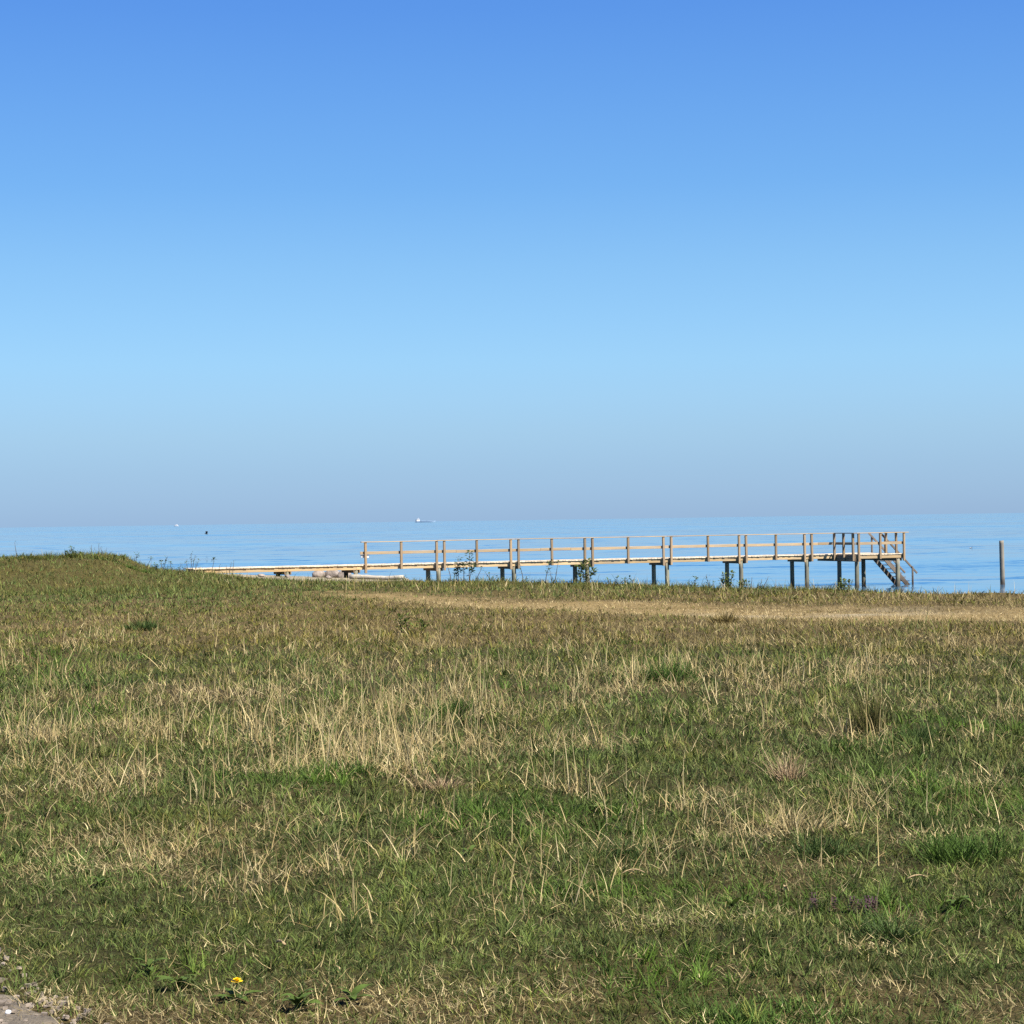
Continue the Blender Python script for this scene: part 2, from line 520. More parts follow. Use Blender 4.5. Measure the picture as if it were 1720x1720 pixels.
# ------------------------------------------------------------------ pier
PIER_LOC = (-5.276, 86.0, WATER)
PIER_ANG = math.radians(22.6)
pier = empty('wooden_pier', PIER_LOC, PIER_ANG)
tag(pier, 'long new timber bathing pier on piles with one railing and end platform', 'pier')
Z = lambda z: z - WATER                                    # world height -> pier height
T_TOP, T_BOT = -0.180, -0.222                              # plank top and underside
B_BOT = -0.385                                             # edge beam underside
C_BOT = -0.515                                             # cap underside

def build_pier():
    W0, W1 = -0.035, 1.60
    bents = [-4.32, -1.34, 2.35, 5.82, 9.30, 13.20, 16.95, 20.37]
    # deck planks
    pm = bm_mesh('plank', box_geo(-0.070, 0.070, -(W1 - W0) / 2, (W1 - W0) / 2, -0.021, 0.021, 0.005), M_PLANK)
    pm2 = bm_mesh('plank', box_geo(-0.070, 0.070, -(W1 + 1.75) / 2, (W1 + 1.75) / 2, -0.021, 0.021, 0.005), M_PLANK)
    u = -8.20
    while u < 24.42:
        long_ = u > 21.80
        o = link('plank', pm2 if long_ else pm, pier,
                 (u, (W1 - 1.75) / 2 + random.uniform(-.006, .006) if long_ else (W0 + W1) / 2 + random.uniform(-.014, .010),
                  Z((T_TOP + T_BOT) / 2 + random.uniform(-.004, .004))),
                 (random.uniform(-.0025, .0025), 0, random.uniform(-.003, .003)))
        u += 0.1485
    # edge beams, split at every bent
    cuts = [-8.16] + bents[:] + [21.79]
    for a, b in zip(cuts[:-1], cuts[1:]):
        for v in (0.012, 0.76, 1.50):
            dz = random.uniform(-0.006, 0.0)
            box('edge_beam' if v != 0.76 else 'joist', pier, M_BEAM, a + .002, b - .002, v, v + .05, Z(B_BOT + dz), Z(T_BOT - .003), .005)
    # platform beams
    for v in (-1.72, -0.9, 0.012, 0.76, 1.50):
        box('edge_beam' if v in (-1.72, 1.50) else 'joist', pier, M_BEAM, 21.86, 24.40, v, v + .05, Z(B_BOT), Z(T_BOT - .003), .005)
    box('side_beam', pier, M_BEAMY_SHADE, 21.805, 21.855, -1.72, -0.005, Z(B_BOT), Z(T_BOT - .003), .005)
    box('side_beam', pier, M_BEAMY_SHADE, 24.403, 24.45, -1.72, 1.55, Z(B_BOT), Z(T_BOT - .003), .005)
    # end board and sleeper at the landward end
    box('end_board', pier, M_BEAMY_SHADE, -8.21, -8.165, 0.0, 1.56, Z(B_BOT), Z(T_BOT - .003), .005)
    # caps (double boards) and piles
    def pile(u, v, top=B_BOT, low=-3.4):
        sides, rings = 14, 9
        ph = random.random() * 6.28
        lean = (random.uniform(-.012, .012), random.uniform(-.012, .012))
        vs, fs = [], []
        for i in range(rings + 1):
            t = i / rings
            z = top + (low - top) * t
            r0 = 0.096 + 0.010 * t
            for k in range(sides):
                an = 2 * math.pi * k / sides
                r = r0 * (1 + 0.035 * math.sin(3 * an + ph) + random.uniform(-.02, .02))
                vs.append((r * math.cos(an) + lean[0] * (top - z), r * math.sin(an) + lean[1] * (top - z), z - top))
        for i in range(rings):
            for k in range(sides):
                k2 = (k + 1) % sides
                fs.append((i * sides + k, (i + 1) * sides + k, (i + 1) * sides + k2, i * sides + k2))
        fs.append(tuple(range(sides)))
        m = mesh_data('pile', vs, fs, M_PILE, True)
        return link('pile', m, pier, (u, v, Z(top)))
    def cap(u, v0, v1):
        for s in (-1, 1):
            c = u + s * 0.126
            box('cap_board', pier, M_BEAMY_SHADE, c - .022, c + .022, v0, v1, Z(C_BOT), Z(B_BOT - .004), .005)
    for ub in bents:
        cap(ub, -0.03, 1.60)
        pile(ub, 0.12); pile(ub + .01, 1.45)
    for ub, vs in ((21.97, (-1.60, -0.10)), (24.15, (-1.60, 1.30))):
        cap(ub, -1.73, 1.58)
        for v in vs: pile(ub, v)
    # railing posts
    def post(u, v, z0, z1=0.757, name='post'):
        h = 0.047 + random.uniform(-.002, .002)
        o = box(name, pier, M_POST, u - h, u + h, v - h, v + h, Z(z0), Z(z1), .006)
        o.rotation_euler = (random.uniform(-.006, .006), random.uniform(-.008, .008), random.uniform(-.03, .03))
        return o
    PV = -0.090
    for a, b in ((2.20, 2.55), (5.60, 5.96), (9.10, 9.47), (12.94, 13.32), (16.75, 17.11), (20.15, 20.53)):
        post(a, PV, C_BOT - .01); post(b, PV, C_BOT + .02)
    first = post(-0.97, PV, C_BOT - .02)
    for uu in (0.61, 4.03, 7.53, 11.20, 15.17, 18.65): post(uu, PV, B_BOT - .01)
    for v in (-0.06, -0.86, -1.66): post(21.745, v, C_BOT + .03, 0.757)
    for uu in (21.96, 23.10, 24.37): post(uu, -1.80, C_BOT + (.0 if uu != 23.10 else .10))
    post(24.51, -0.10, B_BOT); post(24.51, -0.95, B_BOT)
    # handrail boards
    segs = [(-1.17, 2.22, .752), (2.225, 5.78, .760), (5.785, 9.28, .760), (9.285, 13.10, .760), (13.105, 16.93, .760), (16.935, 20.32, .760), (20.325, 21.66, .760)]
    for a, b, z in segs:
        box('handrail_board', pier, M_RAIL, a, b, PV - .072, PV + .072, Z(z), Z(z + .038), .005)
    box('handrail_board', pier, M_RAIL, 21.83, 24.60, -1.872, -1.728, Z(.760), Z(.798), .005)
    box('handrail_board', pier, M_RAILY, 21.668, 21.822, -1.86, -0.02, Z(.760), Z(.798), .005)
    box('handrail_board', pier, M_RAILY, 24.44, 24.585, -1.724, -0.03, Z(.760), Z(.798), .005)
    # middle boards on the inner side of the posts
    msegs = [(-1.19, 3.10), (3.105, 7.02), (7.025, 8.45), (8.455, 13.0), (13.005, 17.0), (17.005, 20.9), (20.905, 21.68)]
    for i, (a, b) in enumerate(msegs):
        dz = (.004, -.004, .003, -.006, .004, -.003, .002)[i]
        box('middle_board', pier, M_RAIL, a, b, PV + .050, PV + .078, Z(.243 + dz), Z(.366 + dz), .005)
    box('middle_board', pier, M_RAIL, 21.83, 24.43, -1.75, -1.722, Z(.243), Z(.366), .005)
    box('middle_board', pier, M_RAILY, 21.796, 21.824, -1.70, -0.02, Z(.243), Z(.366), .005)
    box('middle_board', pier, M_RAILY, 24.434, 24.460, -1.72, -0.03, Z(.243), Z(.366), .005)
    # small white box with a dark top fixed behind the first post
    sb = box('notice_box', pier, M_WHITE, -1.12, -0.80, PV + .082, PV + .16, Z(.11), Z(.205), .004)
    tag(sb, 'small white box with dark lid behind the first railing post')
    box('lid', sb, M_DARK, -0.185, 0.185, -0.055, 0.055, 0.050, 0.072, .003)
    # stair down to the water off the end of the platform
    st = empty('staircase', (24.46, 0, Z(T_TOP)), 0, pier)
    tag(st, 'grey weathered timber stair with two handrails running down into the water')
    run, drop = 1.62, 1.66
    L = math.hypot(run, drop)
    ang = math.atan2(drop, run)
    for v in (0.12, 1.03):
        m = bm_mesh('stringer', box_geo(-0.02, L, -0.025, 0.025, -0.20, 0.0, .005), M_STAIR)
        link('stringer', m, st, (0.0, v, 0.0), (0, ang, 0))
        # handrail
        hm = bm_mesh('stair_handrail', box_geo(-0.05, L * 1.17, -0.022, 0.022, -0.045, 0.045, .006), M_STAIR)
        vv = v + (-0.05 if v < .5 else 0.05)
        link('stair_handrail', hm, st, (-0.10, vv, 0.90), (0, math.atan2(1.92, 1.98), 0))
        for uu, z0, z1 in ((0.07, -.30, 0.76), (1.56, -2.1, -0.66)):
            box('stair_post', st, M_STAIR, uu - .035, uu + .035, vv - .033 + (-.058 if v < .5 else .058), vv + .033 + (-.058 if v < .5 else .058), z0, z1, .005)
    for i in range(8):
        z = -0.19 * (i + 1)
        x = -z * run / drop
        box('step', st, M_STAIR, x - .02, x + .17, 0.148, 1.002, z - .035, z, .004)
build_pier()

# ------------------------------------------------------------------ mooring pole
def lumpy_pole(name, h0, h1, r0, r1, mat, sides=16, rings=24):
    vs, fs = [], []
    off = [random.uniform(-.02, .02) for _ in range(sides)]
    for i in range(rings + 1):
        t = i / rings
        for k in range(sides):
            an = 2 * math.pi * k / sides
            r = (r0 + (r1 - r0) * t) * (1 + off[k] + random.uniform(-.025, .025))
            z = h0 + (h1 - h0) * t
            if i == rings: z += random.uniform(-.015, .01)
            vs.append((r * math.cos(an), r * math.sin(an), z))
    for i in range(rings):
        for k in range(sides):
            k2 = (k + 1) % sides
            fs.append((i * sides + k, i * sides + k2, (i + 1) * sides + k2, (i + 1) * sides + k))
    fs.append(tuple(rings * sides + k for k in range(sides)))
    return mesh_data(name, vs, fs, mat, True)
pole = link('mooring_pole', lumpy_pole('mooring_pole', -1.2, 2.03, 0.115, 0.105, M_POLE), None, (22.53, 94.25, WATER), (0, -0.012, 0))
tag(pole, 'weathered grey wooden mooring pole standing alone in the water beyond the pier', 'pole')

# ------------------------------------------------------------------ boats and birds
def hull_geo(L, B, H, n=16, bow=0.28, stern=0.9):
    """simple ship hull along +x (bow at +L/2), z from -draft to H with sheer at the bow"""
    vs, fs = [], []
    lv = [(-0.25 * H, 0.55), (0.15 * H, 0.85), (H, 1.0)]
    for i in range(n + 1):
        t = i / n
        x = -L / 2 + L * t
        w = B / 2
        if t > 1 - bow: w *= max(0.02, 1 - ((t - (1 - bow)) / bow) ** 2)
        if t < 0.08: w *= stern
        sheer = 0.45 * H * max(0, (t - 0.82) / 0.18) ** 1.5
        for z, k in lv:
            vs.append((x + (z / H) * 0.03 * L * (1 if t == 1 else 0), -w * k, z + (sheer if z == H else 0)))
        for z, k in reversed(lv):
            vs.append((x + (z / H) * 0.03 * L * (1 if t == 1 else 0), w * k, z + (sheer if z == H else 0)))
    m = 6
    for i in range(n):
        for k in range(m - 1):
            fs.append((i * m + k, (i + 1) * m + k, (i + 1) * m + k + 1, i * m + k + 1))
        fs.append((i * m + m - 1, (i + 1) * m + m - 1, (i + 1) * m, i * m))
    fs.append(tuple(range(m)))
    fs.append(tuple(n * m + k for k in range(m - 1, -1, -1)))
    return vs, fs

def build_ship():
    Y = 6500.0
    X = (714 - 860) / 3440.0 * Y
    s = empty('cargo_ship', (X, Y, WATER), math.radians(4))
    tag(s, 'low cargo ship on the horizon with white bridge house at its left end', 'ship')
    link('hull', mesh_data('hull', *hull_geo(64, 11, 3.6), M_HULL_HAZE), s)
    box('bridge_house', s, M_WHITE, -27, -17, -4.4, 4.4, 3.55, 9.0, .2)
    br = box('bridge', s, M_WHITE, -25, -18, -5.0, 5.0, 9.02, 11.6, .2)
    for i in range(5):
        box('window', br, M_DARK, 3.48, 3.56, -4.3 + i * 1.8, -3.0 + i * 1.8, 0.1, 0.9, .02)
        box('window', br, M_DARK, -3.0 + i * 1.25, -2.1 + i * 1.25, -5.06, -4.98, 0.1, 0.9, .02)
    fu = box('funnel', s, M_DARK, -29.5, -27.4, -1.2, 1.2, 3.6, 9.4, .25)
    box('hatch_cover', s, M_HULL_HAZE, -13, 2, -4, 4, 3.6, 5.0, .15)
    box('hatch_cover', s, M_HULL_HAZE, 6, 22, -4, 4, 3.6, 5.0, .15)
    v, f = tube_geo([(-21, 0, 11.5), (-21, 0, 16)], [.25, .15], 6)
    link('mast', mesh_data('mast', v, f, M_WHITE), s)
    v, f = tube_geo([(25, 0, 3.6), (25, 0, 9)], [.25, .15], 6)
    link('mast', mesh_data('mast', v, f, M_HULL_HAZE), s)
build_ship()

def build_motorboat():
    Y = 5200.0
    X = (296 - 860) / 3440.0 * Y
    s = empty('motor_yacht', (X, Y, WATER), math.radians(172))
    tag(s, 'tiny white motor yacht on the horizon at far left', 'boat')
    link('hull', mesh_data('hull', *hull_geo(11.5, 3.6, 1.7), M_WHITE), s)
    cb = box('cabin', s, M_WHITE, -3.5, 2.2, -1.3, 1.3, 1.7, 3.3, .12)
    box('flybridge', s, M_WHITE, -3.0, 0.3, -1.1, 1.1, 3.32, 4.2, .1)
    for k in (-1, 1):
        box('window', cb, M_DARK, -2.0, 2.0, k * 1.31 - .02, k * 1.31 + .02, 0.1, 0.5, .01)
build_motorboat()

def bird_geo():
    """body of a small sea bird along +x, one continuous surface"""
    pts = [(-0.20, 0, 0.0), (-0.12, 0, 0.0), (-0.02, 0, 0.0), (0.08, 0, 0.01), (0.15, 0, 0.03), (0.20, 0, 0.05), (0.235, 0, 0.045), (0.28, 0, 0.035)]
    rad = [0.012, 0.035, 0.06, 0.055, 0.035, 0.035, 0.022, 0.005]
    return tube_geo(pts, rad, 10)
def build_birds():
    b = empty('flying_bird', (-37.3, 250.0, 0.44), math.radians(200))
    tag(b, 'small dark bird flying low over the water with raised wings', 'bird')
    link('body', mesh_data('body', *bird_geo(), M_BIRD, True), b)
    for k in (-1, 1):
        vs, fs = [], []
        prof = [(0.0, 0.05, 0.10), (0.10, 0.18, 0.15), (0.20, 0.30, 0.13), (0.27, 0.36, 0.09), (0.33, 0.34, 0.04), (0.37, 0.30, 0.005)]
        for y, z, c in prof:
            for x, dz in ((c * 0.6, 0.0), (0.0, 0.012), (-c * 0.9, 0.0)):
                vs.append((x + 0.02, k * y, z - 0.03 + dz))
        for i in range(len(prof) - 1):
            for j in range(2):
                a = i * 3 + j
                fs.append((a, a + 1, a + 4, a + 3))
        w = link('wing', mesh_data('wing', vs, fs, M_BIRD, True), b)
        sm = w.modifiers.new('thickness', 'SOLIDIFY'); sm.thickness = 0.012
    vs = [(-0.17, -.02, 0), (-0.17, .02, 0), (-0.30, .05, .0), (-0.32, 0, .004), (-0.30, -.05, 0), (-0.17, 0, .012)]
    link('tail', mesh_data('tail', vs, [(0, 5, 3, 4), (5, 1, 2, 3), (0, 4, 3, 2, 1)], M_BIRD), b)
    g = empty('swimming_bird', (43.2, 193.0, WATER), math.radians(10))
    tag(g, 'tiny seabird swimming on the water left of the mooring pole', 'bird')
    pts = [(-0.24, 0, 0.10), (-0.15, 0, 0.06), (-0.02, 0, 0.05), (0.10, 0, 0.07), (0.15, 0, 0.14), (0.165, 0, 0.21), (0.20, 0, 0.24), (0.245, 0, 0.232), (0.29, 0, 0.222)]
    rad = [0.01, 0.05, 0.08, 0.065, 0.035, 0.028, 0.035, 0.02, 0.004]
    g.scale = (.62, .62, .62)
    link('body', mesh_data('body', *tube_geo(pts, rad, 10), M_BIRD, True), g)
    for k in (-1, 1):
        pts = [(-0.25, k * .035, 0.12), (-0.10, k * .07, 0.10), (0.06, k * .062, 0.10)]
        link('folded_wing', mesh_data('folded_wing', *tube_geo(pts, [.01, .035, .015], 8), M_BIRDW, True), g)
build_birds()
# ------------------------------------------------------------------ dirt path corner, stones and driftwood on the shore
def build_dirt_path():
    mat, n, l, p = new_mat('path_dirt')
    g = n.new('ShaderNodeNewGeometry')
    f1 = noise(n, l, g.outputs['Position'], 14.0, 6.0, 0.65)
    f2 = noise(n, l, g.outputs['Position'], 90.0, 3.0, 0.6)
    c = mixrgb(n, l, maprange(n, l, f1, 0.3, 0.7), (0.052, 0.041, 0.026), (0.125, 0.100, 0.066))
    c = mixrgb(n, l, maprange(n, l, f2, 0.56, 0.75), c, (0.18, 0.15, 0.115))
    l.new(c, p.inputs['Base Color'])
    p.inputs['Roughness'].default_value = 0.95
    b = n.new('ShaderNodeBump'); b.inputs['Distance'].default_value = 0.012
    l.new(f2, b.inputs['Height']); l.new(b.outputs[0], p.inputs['Normal'])
    # the right edge of the path runs from the lower frame edge to the left frame edge, wandering a little
    left, right = [], []
    nseg = 110
    for i in range(nseg + 1):
        t = i / nseg
        x = -0.76 - 1.6 * t
        y = 5.6 + 2.9 * t - 0.35 * math.sin(t * 3.1)
        x += (float(vnoise(np.array([t * 9]), np.array([2.0]), .35, 2, 3)[0]) - .5) * .26
        right.append((x, y))
        left.append((x - 2.4, y - 2.2))
    vs, fs = [], []
    K = 22
    for (rx, ry), (lx, ly) in zip(right, left):
        for k in range(K + 1):
            s = (k / K) ** 1.8
            vs.append((rx + (lx - rx) * s, ry + (ly - ry) * s, -0.022 if k == 0 else (-0.006 if k == 1 else 0)))
    xs = np.array([v[0] for v in vs]); ys = np.array([v[1] for v in vs]); z0 = np.array([v[2] for v in vs])
    zs = height(xs, ys) + z0 + 0.008 + (vnoise(xs, ys, .10, 4, 3) - .5) * .03
    vs = [(a, b_, c_) for a, b_, c_ in zip(xs, ys, zs)]
    for i in range(nseg):
        for k in range(K):
            a = i * (K + 1) + k
            fs.append((a, a + 1, a + K + 2, a + K + 1))
    o = link('dirt_path', mesh_data('dirt_path', vs, fs, mat, True))
    tag(o, 'bare grey brown dirt path crossing the lower left corner', None, None, 'structure')
build_dirt_path()
def on_path(X, Y):
    """positive where the dirt path corner is bare"""
    t = np.clip((Y - 5.6 + 0.2) / 2.9, -1, 1.3)
    ex = -0.76 - 1.6 * t
    return np.where(Y < 8.9, ex - X, -10.0)

def build_gravel():
    A = Acc()
    r = random.Random(5)
    for i in range(420):
        y = r.uniform(5.6, 8.2); ex = -0.70 - 1.6 * ((y - 5.4) / 2.9)
        x = ex + .03 - abs(r.gauss(0, .35))
        sz = r.uniform(.003, .011) * (2.0 if r.random() < .06 else 1)
        z = float(height(np.array([x]), np.array([y]))[0]) + .012
        vs = []
        for k in range(8):
            vs.append((x + sz * (1 if k & 1 else -1) * r.uniform(.5, 1.2), y + sz * (1 if k & 2 else -1) * r.uniform(.5, 1.2), z + sz * .7 * (1 if k & 4 else -1) * r.uniform(.5, 1)))
        A.add((vs, [(0, 1, 3, 2), (4, 6, 7, 5), (0, 4, 5, 1), (2, 3, 7, 6), (0, 2, 6, 4), (1, 5, 7, 3)]))
    o = link('gravel', mesh_data('gravel', A.v, A.f, plain_mat('gravel_stone', (0.24, 0.195, 0.15), .9, .5, 25)))
    tag(o, 'loose soil crumbs and grit on the dirt path', 'gravel', None, 'stuff')
build_gravel()

def gz(x, y):
    return float(height(np.array([x]), np.array([y]))[0])

def stone_mesh(name, rx, ry, rz, mat, seed, sub=3, rough=0.22):
    r = random.Random(seed)
    bm = bmesh.new()
    bmesh.ops.create_icosphere(bm, subdivisions=sub, radius=1.0)
    dirs = [(Vector((r.gauss(0, 1), r.gauss(0, 1), r.gauss(0, 1))).normalized(), r.uniform(.55, .95)) for _ in range(11)]
    for v in bm.verts:
        p = v.co.copy()
        for d, k in dirs:                       # flattened facets
            q = p.dot(d)
            if q > k: p -= d * (q - k) * 0.8
        p *= 1 + r.uniform(-.02, .02) * rough * 4
        v.co = (p.x * rx, p.y * ry, p.z * rz)
    return bm_mesh(name, bm, mat, True)

def build_shore():
    spec = [(-8.36, 88.2, .40, .34, .22, 'grey rounded boulder under the pier, left of the three', 1),
            (-7.80, 88.5, .46, .36, .27, 'broad pale boulder under the pier, middle of the three', 2),
            (-7.22, 87.9, .33, .30, .29, 'pinkish boulder under the pier beside the second pile pair', 3)]
    for x, y, rx, ry, rz, lab, sd in spec:
        o = link('boulder', stone_mesh('boulder', rx, ry, rz, M_STONE, sd), None, (x, y, -0.46 - rz * 0.9), (0, 0, sd * 1.3))
        tag(o, lab, 'boulder', 'boulders by the pier')
    for k, (x, y, r_, lab) in enumerate(((-9.9, 80.6, .13, 'small pale stone on the sand left of the first pile pair'), (-8.9, 81.0, .11, 'small pale stone on the sand between the first two pile pairs'),
                                        (-7.3, 81.2, .12, 'small grey stone on the sand just left of the second pile pair'))):
        o = link('beach_stone', stone_mesh('beach_stone', r_ * 1.3, r_, r_ * .8, M_STONE, 40 + k, 2), None, (x, y, gz(x, y) + r_ * .4), (0, 0, k * 2.1))
        tag(o, lab, 'stone', 'small stones on the beach sand')
    # driftwood log
    a = Vector((-6.55, 82.2, 0)); b = Vector((-4.02, 81.6, 0))
    pts, rad = [], []
    for i in range(15):
        t = i / 14
        p = a.lerp(b, t)
        p.z = gz(p.x, p.y) + 0.08 + 0.012 * math.sin(t * 9)
        p.y += 0.05 * math.sin(t * 5)
        pts.append(p); rad.append(0.10 - 0.02 * t + random.uniform(-.012, .012))
    base = pts[0].copy()
    o = link('driftwood_log', mesh_data('driftwood_log', *tube_geo([p - base for p in pts], rad, 14), M_LOG, True), None, base)
    tag(o, 'bleached driftwood log lying on the beach under the pier', 'log')
build_shore()

# ------------------------------------------------------------------ grass
def blade_arrays(P, h, w, az, lean, curl, waz, col, nseg, tipfrac=0.0):
    """ribbons: P (N,3) roots; returns verts, tris, colours"""
    N = len(P)
    nv = 2 * nseg + 1
    V = np.zeros((N, nv, 3), np.float32)
    Cc = np.zeros((N, nv, 3), np.float32)
    cx, cy, cz = P[:, 0].copy(), P[:, 1].copy(), P[:, 2].copy()
    sx, sy = np.cos(waz) * w * .5, np.sin(waz) * w * .5
    for k in range(nseg + 1):
        t = k / nseg
        wd = (1 - t) ** 0.6 if k < nseg else 0
        if k < nseg:
            V[:, 2 * k, 0] = cx - sx * wd; V[:, 2 * k, 1] = cy - sy * wd; V[:, 2 * k, 2] = cz
            V[:, 2 * k + 1, 0] = cx + sx * wd; V[:, 2 * k + 1, 1] = cy + sy * wd; V[:, 2 * k + 1, 2] = cz
            Cc[:, 2 * k] = col; Cc[:, 2 * k + 1] = col
        else:
            V[:, 2 * k, 0] = cx; V[:, 2 * k, 1] = cy; V[:, 2 * k, 2] = cz
            Cc[:, 2 * k] = col
        a = lean + curl * (t + .5 / nseg)
        st = h / nseg
        cx = cx + np.sin(a) * np.cos(az) * st
        cy = cy + np.sin(a) * np.sin(az) * st
        cz = cz + np.cos(a) * st
    tri = []
    for k in range(nseg - 1):
        b = 2 * k
        tri += [(b, b + 1, b + 3), (b, b + 3, b + 2)]
    b = 2 * (nseg - 1)
    tri.append((b, b + 1, b + 2))
    T = np.array(tri)[None] + (np.arange(N) * nv)[:, None, None]
    return V.reshape(-1, 3), T.reshape(-1, 3), Cc.reshape(-1, 3)

def blade_mesh(name, parts, mat):
    off, Vs, Ts, Cs = 0, [], [], []
    for V, T, c in parts:
        Vs.append(V); Ts.append(T + off); Cs.append(c); off += len(V)
    V = np.concatenate(Vs); T = np.concatenate(Ts); c = np.concatenate(Cs)
    m = bpy.data.meshes.new(name)
    m.vertices.add(len(V)); m.vertices.foreach_set('co', V.astype(np.float32).ravel())
    m.loops.add(T.size); m.loops.foreach_set('vertex_index', T.astype(np.int32).ravel())
    m.polygons.add(len(T)); m.polygons.foreach_set('loop_start', (np.arange(len(T)) * 3).astype(np.int32))
    m.update(calc_edges=True)
    at = m.color_attributes.new('Col', 'FLOAT_COLOR', 'POINT')
    at.data.foreach_set('color', np.concatenate([c * ALB, np.ones((len(c), 1), np.float32)], 1).astype(np.float32).ravel())
    m.materials.append(mat)
    return m

def pick(pal, N):
    pal = np.array(pal)
    a = pal[rng.integers(0, len(pal), N)]; b = pal[rng.integers(0, len(pal), N)]
    t = rng.random((N, 1))
    return (a * t + b * (1 - t)) * rng.uniform(0.55, 1.28, (N, 1))

GREEN = [(0.088, 0.135, 0.028), (0.122, 0.165, 0.040), (0.058, 0.100, 0.020), (0.160, 0.192, 0.062), (0.090, 0.118, 0.030)]
OLIVE = [(0.15, 0.128, 0.024), (0.19, 0.152, 0.032), (0.12, 0.110, 0.021)]
STRAW = [(0.43, 0.345, 0.165), (0.32, 0.248, 0.108), (0.56, 0.465, 0.25), (0.22, 0.165, 0.068), (0.38, 0.305, 0.15)]
BROWN = [(0.200, 0.150, 0.050), (0.27, 0.205, 0.075), (0.150, 0.112, 0.038), (0.245, 0.192, 0.075)]
PATHC = [(0.52, 0.41, 0.22), (0.44, 0.34, 0.17), (0.36, 0.29, 0.15)]

def sample(N, y0, y1, p):
    ys = np.geomspace(y0, y1, 4000)
    d = (0.58 * ys + 1.8) * np.where(ys > 8, (8 / ys) ** p, 1.0)
    cdf = np.concatenate([[0], np.cumsum((d[1:] + d[:-1]) / 2 * np.diff(ys))]); cdf /= cdf[-1]
    Y = np.interp(rng.random(N), cdf, ys)
    X = (rng.random(N) * 2 - 1) * (0.29 * Y + 0.9)
    return X, Y

def pgreen(X, Y):
    z = np.interp(Y, [6, 9, 12, 17, 22, 27, 32, 40, 50, 60, 80], [.93, .98, 1.0, .97, .86, .54, .34, .30, .56, .68, .76])
    z = z + 0.30 * sstep(-1, -7, X) * sstep(20, 28, Y) - 0.16 * sstep(0.5, 4, X) * sstep(16, 22, Y) * (1 - sstep(36, 44, Y))
    big = vnoise(X, Y * .8, 1.5, 2, 3); sm = vnoise(X, Y, 0.35, 5, 2)
    z = z + .25 * sstep(-8, -10.5, X) * sstep(52, 58, Y)
    return np.clip(z + (big - .5) * 1.7 + (sm - .5) * 1.1, 0.03, .98)

def lod(Y): return np.maximum(1.0, (Y / 8.0)) ** 0.82

